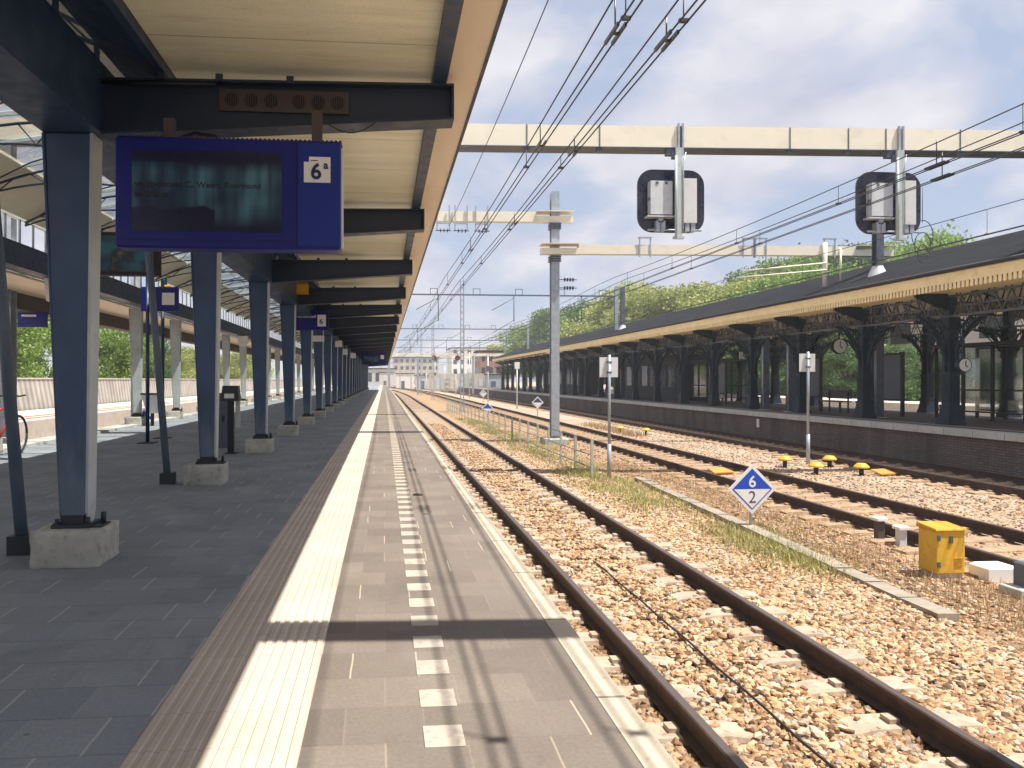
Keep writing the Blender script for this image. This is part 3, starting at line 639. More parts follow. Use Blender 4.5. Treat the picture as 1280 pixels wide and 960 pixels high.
MB().box(-9.0, -8.6, YA, YB, 2.98, 3.46).build('wing_beam', 'brown', can)
# vertical railing-like glazing over the far girder
mb = MB(); y = YA
while y < YB: mb.box(-6.9, -6.87, y, y + 0.04, 3.87, 4.33); y += 0.55
mb.box(-6.92, -6.83, YA, YB, 4.33, 4.42).build('window_bars', 'steel_pale', can)
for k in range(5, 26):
    c = copy_tree(first, can); c.location = (-4.8, COLY[k] + 0.2 - 5.62 - 8.14 + 4.07, 0); c.scale = (1, 1, 1.09); c.material_slots[0].link = 'OBJECT'; c.material_slots[0].material = M['steel_pale']  # pale colour on the far columns stands in for sunlight on them
# leaning props beside the two nearest columns
for y in (5.9, 9.7, 22.2):
    MB().tube([(-2.70, y, 0.02), (-3.02, y, 3.95)], 0.045, 12).build('prop', 'prop_paint', can)
    MB().box(-2.78, -2.62, y - 0.08, y + 0.08, 0.001, 0.14).build('prop_foot', 'shoe', can)
# speaker cable hanging below the near arm, conduit along it
MB().tube([(-0.42 + 0.4 * u, 5.53, 3.17 - 0.09 * math.sin(math.pi * u) + 0.05 * u) for u in [i / 10 for i in range(11)]], 0.004, 5).build('hanging_cable', 'black', can)
MB().tube([(-1.98, 5.5, 3.40), (-1.2, 5.5, 3.415)], 0.014, 6).tube([(-1.5, 5.5, 3.0), (-1.35, 5.5, 3.06), (-1.2, 5.5, 3.04), (-1.15, 5.45, 2.95)], 0.014, 6).build('conduit', 'black', can)

# footings
def rough_block(x0, x1, y0, y1, z0, z1, n, j, r):
    m = MB(); idx = {}
    def V(a, b, c):
        k = (a, b, c)
        if k not in idx:
            p = Vector((x0 + (x1 - x0) * a / n, y0 + (y1 - y0) * b / n, z0 + (z1 - z0) * c / n)); e = sum(q in (0, n) for q in (a, b, c)); ctr = Vector(((x0 + x1) / 2, (y0 + y1) / 2, (z0 + z1) / 2))
            d = (ctr - p).normalized(); p = p + d * (j * random.random() * (0.5 if e < 2 else 2.2) + (r if e >= 2 else 0)); idx[k] = len(m.v); m.v.append(tuple(p))
        return idx[k]
    for a in range(n):
        for b in range(n):
            for f in ((lambda u, v: (u, v, n)), (lambda u, v: (v, u, 0)), (lambda u, v: (u, 0, v)), (lambda u, v: (v, n, u)), (lambda u, v: (n, u, v)), (lambda u, v: (0, v, u))):
                m.f.append((V(*f(a, b)), V(*f(a + 1, b)), V(*f(a + 1, b + 1)), V(*f(a, b + 1)))); m.sm.append(True)
    return m
ft = rough_block(-0.29, 0.18, -0.22, 0.22, -0.02, 0.255, 9, 0.006, 0.008).build('concrete_footing', 'concrete')
tag(ft, 'mossy concrete footing block under the nearest canopy column', 'footing', 'concrete footings under the canopy columns'); ft.location = (-2.15, 5.62, 0)
ordn = ['second', 'third', 'fourth', 'fifth']
for i, y in enumerate(COLY[3:]):
    place(ft, (-2.17, y, 0), 'concrete footing under the %s nearest canopy column' % ordn[i] if i < 4 else 'one of the small distant concrete footings along the near row of canopy columns')
for k in range(5, 26):
    y = COLY[k] + 0.2 - 8.14 + 4.07
    place(ft, (-7.0, y, 0.01), 'one of the sunlit footings under the row of columns by the far platform side', 'footings on the far side of the platform')

# ------------------------------------------------------------------ things on the near platform
d = empty('departure_display', (-1.04, 5.2, 2.2), 'large dark blue departure display hanging below the nearest canopy arm', 'departure display', 'departure displays')
mb = MB(); mb.prism(rrect(1.50, 0.75, 0.025), FRONT(-1.045, 5.38, 2.565), 0.17); bv(mb.build('casing', 'blue', d), 0.012)
m = MB(); m.box(-0.5935, -0.590, 5.2065, 5.2098, 2.2, 2.93).box(-1.78, -0.31, 5.2065, 5.2098, 2.245, 2.2485); m.build('seam', 'black', d)
MB().prism(rrect(0.99, 0.545, 0.01), FRONT(-1.19, 5.211, 2.575), 0.004).build('screen', 'screen', d)
MB().box(-0.585, -0.30, 5.203, 5.209, 2.215, 2.92).build('side_panel', 'blue2', d)
MB().box(-0.296, -0.285, 5.24, 5.36, 2.22, 2.9).build('end_strip', 'plate_back', d)
p = MB().prism([(-0.09, -0.085), (0.09, -0.085), (0.09, 0.09), (-0.055, 0.09), (-0.055, 0.055), (-0.09, 0.055)], FRONT(-0.455, 5.203, 2.735), 0.004).build('track_plate', 'white', d)
text('6', 0.15, 'number', 'navy', p, (-0.50, 5.196, 2.675), bold=0.003); text('a', 0.075, 'letter', 'navy', p, (-0.412, 5.196, 2.745), bold=0.002)
MB().box(-0.50, -0.45, 5.1985, 5.199, 2.797, 2.803).build('small_line', 'navy', p)
for k, s in enumerate(('via Eindhoven C., Weert, Roermond', 'en Sittard')):
    text(s, 0.056, 'text_line', 'black', d, (-1.665, 5.206, 2.60 - 0.068 * k), thick=0.0005, bold=0.0012)
mb = MB(); mb.box(-0.50, -0.43, 5.28, 5.34, 2.94, 3.17).box(-1.5, -1.43, 5.28, 5.34, 2.94, 3.09)
for x in np.arange(-1.78, -0.3, 0.03): mb.box(x, x + 0.018, 5.225, 5.37, 2.94, 2.949)
mb.build('hanger', 'brown', d)
sp = empty('speaker_bank', (-0.73, 5.58, 3.26), 'brown panel with six round speaker grilles on the nearest canopy arm', 'speaker panel')
MB().box(-1.19, -0.26, 5.575, 5.60, 3.255, 3.415).build('panel', 'brown', sp)
for x in (-1.10, -0.96, -0.82, -0.62, -0.48, -0.34):
    m = MB()
    m.prism([(0.05 * math.cos(a), 0.05 * math.sin(a)) for a in np.linspace(0, 2 * math.pi, 17)[:-1]], FRONT(x, 5.575, 3.335), 0.004)
    m.build('speaker_grille', 'black', sp)
    m2 = MB()
    for k in np.arange(-0.04, 0.045, 0.016): hh = math.sqrt(0.05 ** 2 - k ** 2); m2.box(x + k, x + k + 0.005, 5.567, 5.5705, 3.335 - hh, 3.335 + hh)
    m2.build('grille_bars', 'brown', sp)
# second display, seen from behind in the middle of the platform
d2 = empty('departure_display', (-4.35, 12.2, 2.8), 'dark screen display hanging in mid platform half hidden behind the large blue one', 'departure display', 'departure displays')
MB().box(-5.0, -3.55, 12.2, 12.4, 2.95, 3.62).build('casing', 'black', d2)
MB().box(-4.94, -3.61, 12.192, 12.1995, 3.0, 3.57).build('screen', 'screen_amber', d2)
MB().box(-4.8, -4.74, 12.27, 12.33, 3.62, 4.5).box(-4.0, -3.94, 12.27, 12.33, 3.62, 4.6).build('hanger', 'steel', d2)
# station name sign
s = empty('station_sign', (-2.0, 21.0, 2.7), 'blue station name sign with white lettering and track plate under the canopy', 'station sign')
MB().box(-2.45, -1.53, 21.0, 21.12, 2.68, 3.20).build('panel', 'blue', s)
text('Roosendaal', 0.115, 'text_line', 'white', s, (-2.40, 20.994, 3.02), bold=0.001)
p = MB().box(-1.83, -1.60, 20.992, 20.998, 2.78, 3.10).build('track_plate', 'white', s)
text('6', 0.2, 'number', 'navy', p, (-1.78, 20.988, 2.85), bold=0.003)
MB().box(-1.94, -1.88, 21.03, 21.09, 3.2, 3.42).box(-2.3, -2.24, 21.03, 21.09, 3.2, 3.3).build('hanger', 'steel', s)
lo = MB().box(-0.21, 0.21, -0.02, 0.02, -0.09, 0.09).build('hanging_plate', 'white', None); lo.location = (-1.98, 22.6, 2.53)
tag(lo, 'small white plate hanging just below the blue station name sign', 'plate')
fd = empty('departure_display', (-0.7, 50, 2.3), 'small far blue display with teal screen under the end of the canopy', 'departure display', 'departure displays')
MB().box(-1.45, 0.10, 50, 50.2, 2.32, 3.12).build('casing', 'blue', fd)
MB().box(-1.35, -0.35, 49.992, 49.999, 2.42, 3.0).build('screen', 'screen', fd)
MB().box(-0.23, 0.0, 49.985, 49.999, 2.68, 2.95).build('track_plate', 'white', fd)
MB().box(-0.2, -0.14, 50.07, 50.13, 3.12, 3.26).box(-1.2, -1.14, 50.07, 50.13, 3.12, 3.2).build('hanger', 'steel', fd)
for x, y, z, w, lab in ((-2.03, 34.0, 2.93, 0.30, 'cream square sign hanging between the station sign and the far display'), (-1.98, 38.2, 2.72, 0.30, 'lower cream square sign hanging just behind another square one'), (-1.78, 44.0, 2.72, 0.30, 'small white square sign hanging beside the far blue display')):
    o = empty('hanging_sign', (x, y, z), lab, 'sign', 'square signs hanging under the canopy')
    MB().box(x - w / 2, x + w / 2, y, y + 0.05, z - w / 2, z + w / 2).build('panel', 'white', o)
    MB().box(x - 0.02, x + 0.02, y + 0.01, y + 0.04, z + w / 2, 3.12).build('hanger', 'steel', o)
for x, y, z, lab in ((-1.88, 17.55, 3.42, 'yellow box fixed on the fourth canopy arm'), (-5.9, 21.0, 3.75, 'small yellow box under the vault behind the canopy columns')):
    o = empty('yellow_box', (x, y, z), lab, 'box')
    MB().bbox(x - 0.14, x + 0.14, y - 0.12, y + 0.12, z - 0.14, z + 0.12, 0.03).build('body', 'yellow_dark', o)
    MB().box(x - 0.10, x + 0.10, y - 0.128, y - 0.1205, z - 0.11, z + 0.06).build('face', 'yellow', o)
    MB().box(x - 0.03, x + 0.03, y - 0.03, y + 0.03, z + 0.12, z + 0.3).build('bracket', 'steel', o)
# card reader post
cr = empty('card_reader', (-2.70, 13.6, 0), 'black card reader post with white label between the canopy columns', 'card reader')
MB().box(-2.75, -2.65, 13.55, 13.65, 0.0, 0.95).box(-2.80, -2.60, 13.5, 13.7, 0, 0.012).build('post', 'black', cr)
hd = MB().hexa([(-2.86, 13.48, 0.93), (-2.54, 13.48, 0.93), (-2.54, 13.74, 0.93), (-2.86, 13.74, 0.93), (-2.83, 13.52, 1.20), (-2.57, 13.52, 1.20), (-2.57, 13.72, 1.20), (-2.83, 13.72, 1.20)]).build('head', 'cabinet_black', cr)
MB().box(-2.79, -2.62, 13.472, 13.479, 0.98, 1.06).build('label_plate', 'white', hd)
MB().box(-2.64, -2.56, 13.68, 13.72, 0.45, 0.93).build('side_panel', 'plate_back', cr)
ub = empty('utility_box', (-2.98, 14.8, 0), 'flat grey utility cabinet standing behind the black card reader', 'cabinet')
MB().bbox(-3.22, -2.9, 14.7, 14.95, 0.0, 1.05, 0.03).build('body', 'board', ub); MB().box(-3.08, -3.04, 14.69, 14.699, 0.5, 0.62).build('handle', 'black', ub)
# litter bin on a post
lb = empty('litter_bin', (-6.55, 22.0, 0), 'pale grey tapered litter bin on a short black post in the sun', 'litter bin')
MB().box(-6.59, -6.51, 21.96, 22.04, 0.0, 0.4).build('post', 'black', lb)
MB().hexa([(-6.68, 21.88, 0.36), (-6.42, 21.88, 0.36), (-6.42, 22.12, 0.36), (-6.68, 22.12, 0.36), (-6.80, 21.8, 0.88), (-6.30, 21.8, 0.88), (-6.30, 22.2, 0.88), (-6.80, 22.2, 0.88)]).build('body', 'cab', lb)
MB().box(-6.82, -6.28, 21.79, 22.21, 0.88, 0.93).build('rim', 'cabinet_black', lb)
# thin sign poles
def sign_pole(x, y, lab, sign=True):
    o = empty('sign_pole', (x, y, 0), lab, 'pole', 'thin poles in mid platform')
    MB().tube([(x, y, 0), (x, y, 3.55)], 0.04, 10).build('pole', 'steel', o)
    MB().box(x - 0.16, x + 0.16, y - 0.16, y + 0.16, 0, 0.02).build('base', 'shoe', o)
    if sign:
        MB().box(x - 0.12, x + 0.62, y - 0.03, y + 0.05, 2.72, 3.22).build('panel', 'blue', o)
        MB().box(x + 0.3, x + 0.55, y - 0.038, y - 0.0305, 2.85, 3.1).build('track_plate', 'white', o)
sign_pole(-4.86, 16.0, 'thin grey pole with a blue panel in the middle of the platform')
sign_pole(-4.93, 17.3, 'bare thin grey pole behind the one with the blue panel', False)
bs = empty('blue_sign', (-8.8, 19.6, 2.7), 'small blue sign plate hanging in front of the left trees', 'sign')
MB().box(-9.1, -8.4, 19.6, 19.67, 2.62, 3.0).build('panel', 'blue', bs); MB().box(-8.8, -8.76, 19.62, 19.66, 2.995, 3.1).build('hanger', 'steel', bs)
MB().box(-9.0, -8.65, 19.593, 19.5995, 2.88, 2.93).build('white_line', 'white', bs)
for x, y, z in ((-6.75, 16.4, 3.28), (-6.75, 28.6, 3.3), (-6.75, 37, 3.3)):
    o = empty('speaker_box', (x, y, z), 'one of the white box speakers fixed to the far girder of the canopy', 'speaker', 'white box speakers on the far girder')
    MB().hexa([(x - 0.2, y - 0.2, z - 0.35), (x + 0.12, y - 0.2, z - 0.35), (x + 0.12, y + 0.2, z - 0.35), (x - 0.2, y + 0.2, z - 0.35), (x - 0.25, y - 0.2, z + 0.12), (x + 0.2, y - 0.2, z + 0.12), (x + 0.2, y + 0.2, z + 0.12), (x - 0.25, y + 0.2, z + 0.12)]).build('body', 'white', o)
    MB().box(x - 0.04, x + 0.04, y - 0.04, y + 0.04, z + 0.12, z + 0.2).build('bracket', 'steel', o)
# bicycle at the left edge
bk = empty('bicycle', (-6.4, 13.3, 0), 'red bicycle parked at the left edge beyond the leaning pole', 'bicycle')
for y in (12.8, 13.85):
    ring = [(-6.42, y + 0.33 * math.cos(a), 0.34 + 0.33 * math.sin(a)) for a in np.linspace(0, 2 * math.pi, 25)]
    w = MB().tube(ring, 0.022, 6).build('wheel', 'black', bk)
    m = MB()
    for a in np.linspace(0, math.pi, 9)[:-1]: m.tube([(-6.42, y + 0.32 * math.cos(a), 0.34 + 0.32 * math.sin(a)), (-6.42, y - 0.32 * math.cos(a), 0.34 - 0.32 * math.sin(a))], 0.003, 4)
    m.build('spokes', 'galv', w)
m = MB()
for a, b in (((12.8, 0.34), (13.22, 0.33)), ((12.8, 0.34), (13.1, 0.82)), ((13.22, 0.33), (13.08, 0.88)), ((13.22, 0.33), (13.68, 0.80)), ((13.1, 0.78), (13.66, 0.86)), ((13.64, 0.95), (13.85, 0.34))): m.tube([(-6.42, a[0], a[1]), (-6.42, b[0], b[1])], 0.02, 6)
m.build('frame', 'red', bk)
MB().tube([(-6.68, 13.55, 1.04), (-6.55, 13.64, 1.02), (-6.29, 13.64, 1.02), (-6.16, 13.55, 1.04)], 0.014, 6).tube([(-6.42, 13.64, 0.9), (-6.42, 13.62, 1.02)], 0.014, 6).build('handlebar', 'black', bk)
MB().hexa([(-6.5, 12.94, 0.9), (-6.34, 12.94, 0.9), (-6.40, 13.2, 0.9), (-6.44, 13.2, 0.9), (-6.5, 12.94, 0.95), (-6.34, 12.94, 0.95), (-6.40, 13.2, 0.95), (-6.44, 13.2, 0.95)]).build('saddle', 'black', bk)
MB().tube([(-6.42, 13.22, 0.33), (-6.33, 13.22, 0.33), (-6.33, 13.3, 0.2)], 0.012, 6).build('crank', 'galv', bk)

# ------------------------------------------------------------------ platform and ground on the left, beyond the track
structure('left_track_platform', MB().box(-15.2, -11.2, -10, 190, G, 0.0), 'pale_pave', 'pale sunlit platform across the left track', 'platform')
for x in (-12.1, -12.75):
    structure('brick_stripe', MB().box(x, x + 0.32, -10, 150, 0.0, 0.004), 'red_brick_strip', 'orange brick stripe along the platform across the left track', 'marking')
br = empty('noise_barrier', (-15.4, 0, 0), 'long grey panelled barrier wall behind the left track', 'barrier')
MB().box(-15.5, -15.35, -5, 150, 0.0, 1.34).build('panels', 'barrier', br); MB().box(-15.54, -15.31, -5, 150, 1.34, 1.40).build('cap', 'concrete_pale', br)
structure('left_field', MB().box(-120, -15.6, -20, 190, G - 0.1, -0.05), 'pale_pave', 'pale ground beyond the left barrier wall', 'ground')

# ------------------------------------------------------------------ right platform and its old iron canopy
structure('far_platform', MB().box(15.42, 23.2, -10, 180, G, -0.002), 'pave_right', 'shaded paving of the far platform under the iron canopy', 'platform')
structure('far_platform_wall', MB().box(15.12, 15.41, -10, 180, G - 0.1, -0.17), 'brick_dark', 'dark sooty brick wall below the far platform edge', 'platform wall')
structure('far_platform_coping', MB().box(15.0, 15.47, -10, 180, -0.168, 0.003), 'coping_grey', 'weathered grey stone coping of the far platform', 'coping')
mb = MB().box(16.0, 16.12, 0, 110, -0.001, 0.003)
structure('far_platform_line', mb, 'white_mark', 'faded pale line along the far platform', 'marking')
ic = empty('iron_canopy', (16.4, 20.5, 0), 'old iron station canopy with dark roof, ochre scalloped valance and ornate columns', 'canopy')
CY = [20.5 + 3.93 * k for k in range(-2, 22)]; RA, RB = 8.0, CY[-1] + 2.5
MB().hexa([(15.25, RA, 4.24), (19.1, RA, 5.72), (19.1, RB, 5.72), (15.25, RB, 4.24), (15.25, RA, 4.30), (19.1, RA, 5.80), (19.1, RB, 5.80), (15.25, RB, 4.30)]).hexa([(19.1, RA, 5.72), (22.9, RA, 4.24), (22.9, RB, 4.24), (19.1, RB, 5.72), (19.1, RA, 5.80), (22.9, RA, 4.30), (22.9, RB, 4.30), (19.1, RB, 5.80)]).build('roof', 'roof_slate', ic)
MB().tube([(15.21, RA, 4.27), (15.21, RB, 4.27)], 0.055, 8).build('gutter', 'roof_edge', ic)
def valance(x, s):
    m = MB(); m.box(x, x + 0.03, RA, RB, 3.93, 4.215); y = RA
    while y < 70:
        m.prism([(-0.05, 0), (0.05, 0), (0.05, -0.15), (0.03, -0.175), (-0.03, -0.175), (-0.05, -0.15)], ((x + 0.026, y, 3.93), (0, 1, 0), (0, 0, 1)), -0.022); y += 0.15
    m.box(x - 0.012, x, RA, RB, 4.12, 4.20)
    return m.build('valance', 'valance', ic)
valance(15.26, 1); valance(22.86, -1)
mb = MB().box(15.30, 16.35, RA, RB, 3.80, 3.825); mb.build('soffit', 'valance', ic)
MB().box(21.75, 22.85, RA, RB, 3.80, 3.825).build('soffit', 'valance', ic)
MB().hexa([(16.45, RA, 4.05), (19.1, RA, 4.9), (19.1, RB, 4.9), (16.45, RB, 4.05), (16.45, RA, 4.08), (19.1, RA, 4.93), (19.1, RB, 4.93), (16.45, RB, 4.08)]).hexa([(19.1, RA, 4.9), (21.65, RA, 4.05), (21.65, RB, 4.05), (19.1, RB, 4.9), (19.1, RA, 4.93), (21.65, RA, 4.08), (21.65, RB, 4.08), (19.1, RB, 4.93)]).build('ceiling', 'vault', ic)
def ring(m, c, r, t, ax, n=16):
    pts = []
    for a in np.linspace(0, 2 * math.pi, n + 1):
        pts.append((c[0], c[1] + r * math.cos(a), c[2] + r * math.sin(a)) if ax == 'y' else (c[0] + r * math.cos(a), c[1], c[2] + r * math.sin(a)))
    m.tube(pts, t, 5, False)
def iron_column():
    m = MB()
    def q(z0, z1, a, b): m.hexa([(-a, -a, z0), (a, -a, z0), (a, a, z0), (-a, a, z0), (-b, -b, z1), (b, -b, z1), (b, b, z1), (-b, b, z1)])
    q(0.0, 0.12, 0.33, 0.31); q(0.12, 0.50, 0.29, 0.225); q(0.50, 0.58, 0.25, 0.25); q(0.58, 1.45, 0.20, 0.20); q(1.45, 1.53, 0.225, 0.225); q(1.53, 2.8, 0.19, 0.165); q(2.8, 2.9, 0.22, 0.27); q(2.9, 3.12, 0.2, 0.2); q(3.18, 3.70, 0.15, 0.15)
    for k in (-0.1, 0.0, 0.1): m.box(k - 0.02, k + 0.02, -0.215, -0.2, 0.62, 1.4); m.box(-0.215, -0.2, k - 0.02, k + 0.02, 0.62, 1.4)
    m.v = [(x * 0.8, y * 0.8, z) for x, y, z in m.v]
    return m
def iron_bracket():
    m = MB(); Z = 3.12
    def quarter(ax, sgn, z0, reach, t):
        p = []
        for a in np.linspace(0, math.pi / 2, 11):
            d = sgn * (0.15 + reach * (1 - math.cos(a))); z = z0 + (Z - z0) * math.sin(a); p.append((0, d, z) if ax == 'y' else (d, 0, z))
        m.tube(p, t, 6)
    P = lambda ax, d, z: (0, d, z) if ax == 'y' else (d, 0, z)
    for ax in 'yx':
        for sg in (-1, 1):
            R_ = 1.35 if ax == 'y' else 0.95
            quarter(ax, sg, 1.55, R_, 0.045); quarter(ax, sg, 2.1, R_ * 0.62, 0.022)
            for d, z, r in ((0.40, 2.83, 0.2), (0.30, 2.42, 0.12), (0.74, 2.97, 0.12), (0.99, 3.03, 0.07), (0.24, 2.13, 0.08)): ring(m, P(ax, sg * d, z), r, 0.022, ax)
            m.bar(P(ax, sg * 0.16, 2.2), P(ax, sg * R_ * 0.9, Z - 0.03), 0.03)
            for d in (0.3, 0.5, 0.7): m.bar(P(ax, sg * d, Z), P(ax, sg * d, Z - 0.9 + d * 0.95), 0.018)
    # solid arm out to the eave
    m.hexa([(-1.1, -0.04, 3.68), (-0.1, -0.04, 3.3), (-0.1, 0.04, 3.3), (-1.1, 0.04, 3.68), (-1.1, -0.04, 3.795), (-0.1, -0.04, 3.795), (-0.1, 0.04, 3.795), (-1.1, 0.04, 3.795)])
    return m
first_i = None
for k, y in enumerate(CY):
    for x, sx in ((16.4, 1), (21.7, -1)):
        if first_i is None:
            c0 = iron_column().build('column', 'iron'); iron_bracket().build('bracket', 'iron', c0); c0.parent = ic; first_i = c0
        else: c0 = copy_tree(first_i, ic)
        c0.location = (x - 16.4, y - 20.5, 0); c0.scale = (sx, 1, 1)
for x in (16.4, 21.7):
    m = MB(); m.box(x - 0.04, x + 0.04, RA, RB, 3.12, 3.18).box(x - 0.04, x + 0.04, RA, RB, 3.70, 3.76).box(x - 0.02, x + 0.02, RA, RB, 3.42, 3.45); y = RA + 0.02
    while y < 75:
        m.bar((x, y, 3.18), (x, y + 0.28, 3.70), 0.035); m.bar((x, y + 0.28, 3.70), (x, y + 0.56, 3.18), 0.035); m.bar((x, y + 0.14, 3.18), (x, y + 0.42, 3.70), 0.016); m.bar((x, y + 0.42, 3.18), (x, y + 0.14, 3.70), 0.016); y += 0.56
    m.build('lattice_girder', 'iron_pale', ic)
for y in CY:
    m = MB(); m.bar((16.4, y, 4.02), (19.1, y, 4.85), 0.07); m.bar((21.7, y, 4.02), (19.1, y, 4.85), 0.07); m.bar((16.4, y, 3.55), (21.7, y, 3.55), 0.05)
    for a in np.linspace(16.9, 21.2, 9): h = 4.02 + (2.6 - abs(a - 19.05)) * 0.31; m.bar((a, y, 3.55), (a + 0.25, y, h - 0.1), 0.03); m.bar((a + 0.25, y, h - 0.1), (a + 0.5, y, 3.55), 0.03)
    m.build('roof_truss', 'iron', ic)
# steel posts through the canopy
def through_post(x, y, top, lab):
    o = empty('steel_post', (x, y, 0), lab, 'post', 'plain steel posts through the iron canopy')
    MB().box(x - 0.13, x + 0.13, y - 0.14, y - 0.12, 0, top).box(x - 0.13, x + 0.13, y + 0.12, y + 0.14, 0, top).box(x - 0.012, x + 0.012, y - 0.12, y + 0.12, 0, top).build('shaft', 'galv_dark', o)
    MB().tube([(x - 0.16, y - 0.1, 0), (x - 0.16, y - 0.1, 3.4)], 0.045, 8).build('drain_pipe', 'galv', o)
    zr = 4.27 + (x - 15.25) * 0.39
    if top > 5: MB().lathe([(0.33, zr - 0.12), (0.26, zr + 0.08), (0.19, zr + 0.22), (0.17, zr + 0.28)], (x, y, 0), 14).build('flashing', 'plate_back', o)
    MB().box(x - 0.2, x + 0.2, y - 0.2, y + 0.2, 0, 0.03).build('base', 'concrete', o)
through_post(17.0, 24.6, 6.55, 'plain steel post with white roof flashing under the nearer gantry beam')
through_post(16.62, 31.6, 3.9, 'plain dark steel post beside the fourth iron column in view')
through_post(16.65, 29.6, 3.9, 'plain dark steel post beside the third iron column in view')
through_post(17.0, 52.5, 7.9, 'steel post with white flashing rising from the middle of the canopy roof')
# things on the far platform
def clock(x, y, z, lab, rr=0.3):
    o = empty('station_clock', (x, y, z), lab, 'clock', 'round clocks under the iron canopy')
    circ = [(rr * math.cos(a), rr * math.sin(a)) for a in np.linspace(0, 2 * math.pi, 25)[:-1]]
    MB().prism(circ, FRONT(x, y + 0.08, z), 0.14).build('case', 'iron', o)
    MB().prism([(u * 0.88, v * 0.88) for u, v in circ], FRONT(x, y - 0.0605, z), 0.006).build('dial', 'white', o)
    MB().bar((x, y - 0.072, z), (x + 0.02, y - 0.072, z + 0.66 * rr), 0.024, 0.008, (0, 1, 0)).bar((x, y - 0.072, z), (x + 0.33 * rr, y - 0.072, z - 0.27 * rr), 0.03, 0.008, (0, 1, 0)).build('hands', 'black', o)
    MB().box(x - 0.02, x + 0.02, y - 0.02, y + 0.04, z + rr, z + 1.2).build('hanger', 'iron', o)
clock(17.75, 28.0, 2.62, 'round white clock hanging left of the plain steel post')
clock(16.35, 19.95, 1.72, 'round white clock on the nearest ornate iron column', 0.2)
def board(y0, y1, z0, z1, lab):
    x = 18.3; o = empty('notice_board', (x, (y0 + y1) / 2, 0), lab, 'notice board', 'boards on the far platform')
    MB().box(x - 0.04, x + 0.04, y0, y1, z0, z1).build('panel', 'board', o)
    MB().box(x - 0.06, x + 0.06, y0, y1, z1, z1 + 0.07).box(x - 0.06, x + 0.06, y0, y1, z0 - 0.07, z0).build('rim', 'black', o)
    for y in (y0 - 0.05, y1 + 0.05): MB().box(x - 0.05, x + 0.05, y - 0.05, y + 0.05, 0, z1 + 0.1).build('post', 'black', o)
board(25.2, 26.95, 0.62, 2.2, 'slate grey notice board standing just left of the plain steel post')
board(30.2, 32.0, 0.62, 2.2, 'slate grey notice board behind the tall white sign plate')
board(39.0, 41.0, 0.6, 2.2, 'slate grey notice board farther off, below the pale blue hanging sign')
def shelter(x, y, lab):
    o = empty('waiting_shelter', (x, y, 0), lab, 'shelter', 'glazed shelters on the far platform')
    m = MB()
    for i in range(5): m.box(x - 0.04, x + 0.04, y + i * 1.2 - 0.04, y + i * 1.2 + 0.04, 0, 2.4); m.box(x + 1.46, x + 1.54, y + i * 1.2 - 0.04, y + i * 1.2 + 0.04, 0, 2.4)
    for z in (0.25, 0.95, 2.36): m.box(x - 0.03, x + 0.03, y, y + 4.8, z, z + 0.05); m.box(x + 1.47, x + 1.53, y, y + 4.8, z, z + 0.05)
    m.build('frame', 'black', o)
    MB().box(x - 0.006, x + 0.006, y, y + 4.8, 0.3, 2.36).box(x + 1.494, x + 1.506, y, y + 4.8, 0.3, 2.36).build('glass', 'glass', o)
    MB().box(x - 0.1, x + 1.6, y - 0.1, y + 4.9, 2.415, 2.5).build('roof', 'roof_edge', o)
shelter(19.0, 19.6, 'black framed glass shelter behind the nearest iron columns')
shelter(19.0, 40.5, 'black framed glass shelter farther along the far platform')
def pavilion(y0, y1, lab):
    o = empty('waiting_pavilion', (19.4, y0, 0), lab, 'pavilion', 'dark pavilions under the iron canopy')
    MB().box(18.5, 20.5, y0, y1, 0, 2.75).build('wall', 'board_dark', o); MB().box(18.35, 20.65, y0 - 0.15, y1 + 0.15, 2.75, 2.9).build('roof', 'roof_edge', o)
    y = y0 + 0.4
    while y < y1 - 1.2: f = MB().box(18.46, 18.497, y, y + 1.1, 0.9, 2.3).build('window', 'window', o); MB().box(18.44, 18.459, y - 0.05, y + 1.15, 0.84, 0.9).build('sill', 'iron_pale', f); y += 1.7
pavilion(46, 57, 'dark windowed pavilion in the middle stretch under the iron canopy'); pavilion(70, 84, 'dark windowed pavilion at the far stretch under the iron canopy')
def bench(x, y, lab):
    o = empty('bench', (x, y, 0), lab, 'bench', 'benches on the far platform')
    MB().box(x, x + 0.42, y, y + 1.6, 0.42, 0.46).build('seat', 'brown', o); MB().hexa([(x + 0.40, y, 0.55), (x + 0.43, y, 0.55), (x + 0.43, y + 1.6, 0.55), (x + 0.40, y + 1.6, 0.55), (x + 0.48, y, 0.9), (x + 0.51, y, 0.9), (x + 0.51, y + 1.6, 0.9), (x + 0.48, y + 1.6, 0.9)]).build('backrest', 'brown', o)
    for k in (0.15, 1.4): MB().box(x + 0.03, x + 0.09, y + k, y + k + 0.06, 0, 0.42).box(x + 0.38, x + 0.42, y + k, y + k + 0.06, 0, 0.85).build('leg', 'black', o)
bench(17.9, 28.1, 'dark bench between the two nearer slate grey notice boards'); bench(18.2, 35.2, 'dark bench farther along the far platform, past the second notice board')
s = empty('hanging_sign', (17.3, 34.5, 2.5), 'pale blue hanging sign under the iron canopy', 'sign'); MB().box(16.9, 17.65, 34.5, 34.58, 2.3, 2.65).build('panel', 'steel_pale', s); MB().box(17.24, 17.28, 34.52, 34.56, 2.65, 3.6).build('hanger', 'iron', s)
wp = MB().box(15.10, 15.118, 29.2, 29.4, -0.62, -0.28).build('wall_plate', 'white', None, (15.11, 29.3, -0.45)); tag(wp, 'small white plate on the dark brick platform wall', 'plate')

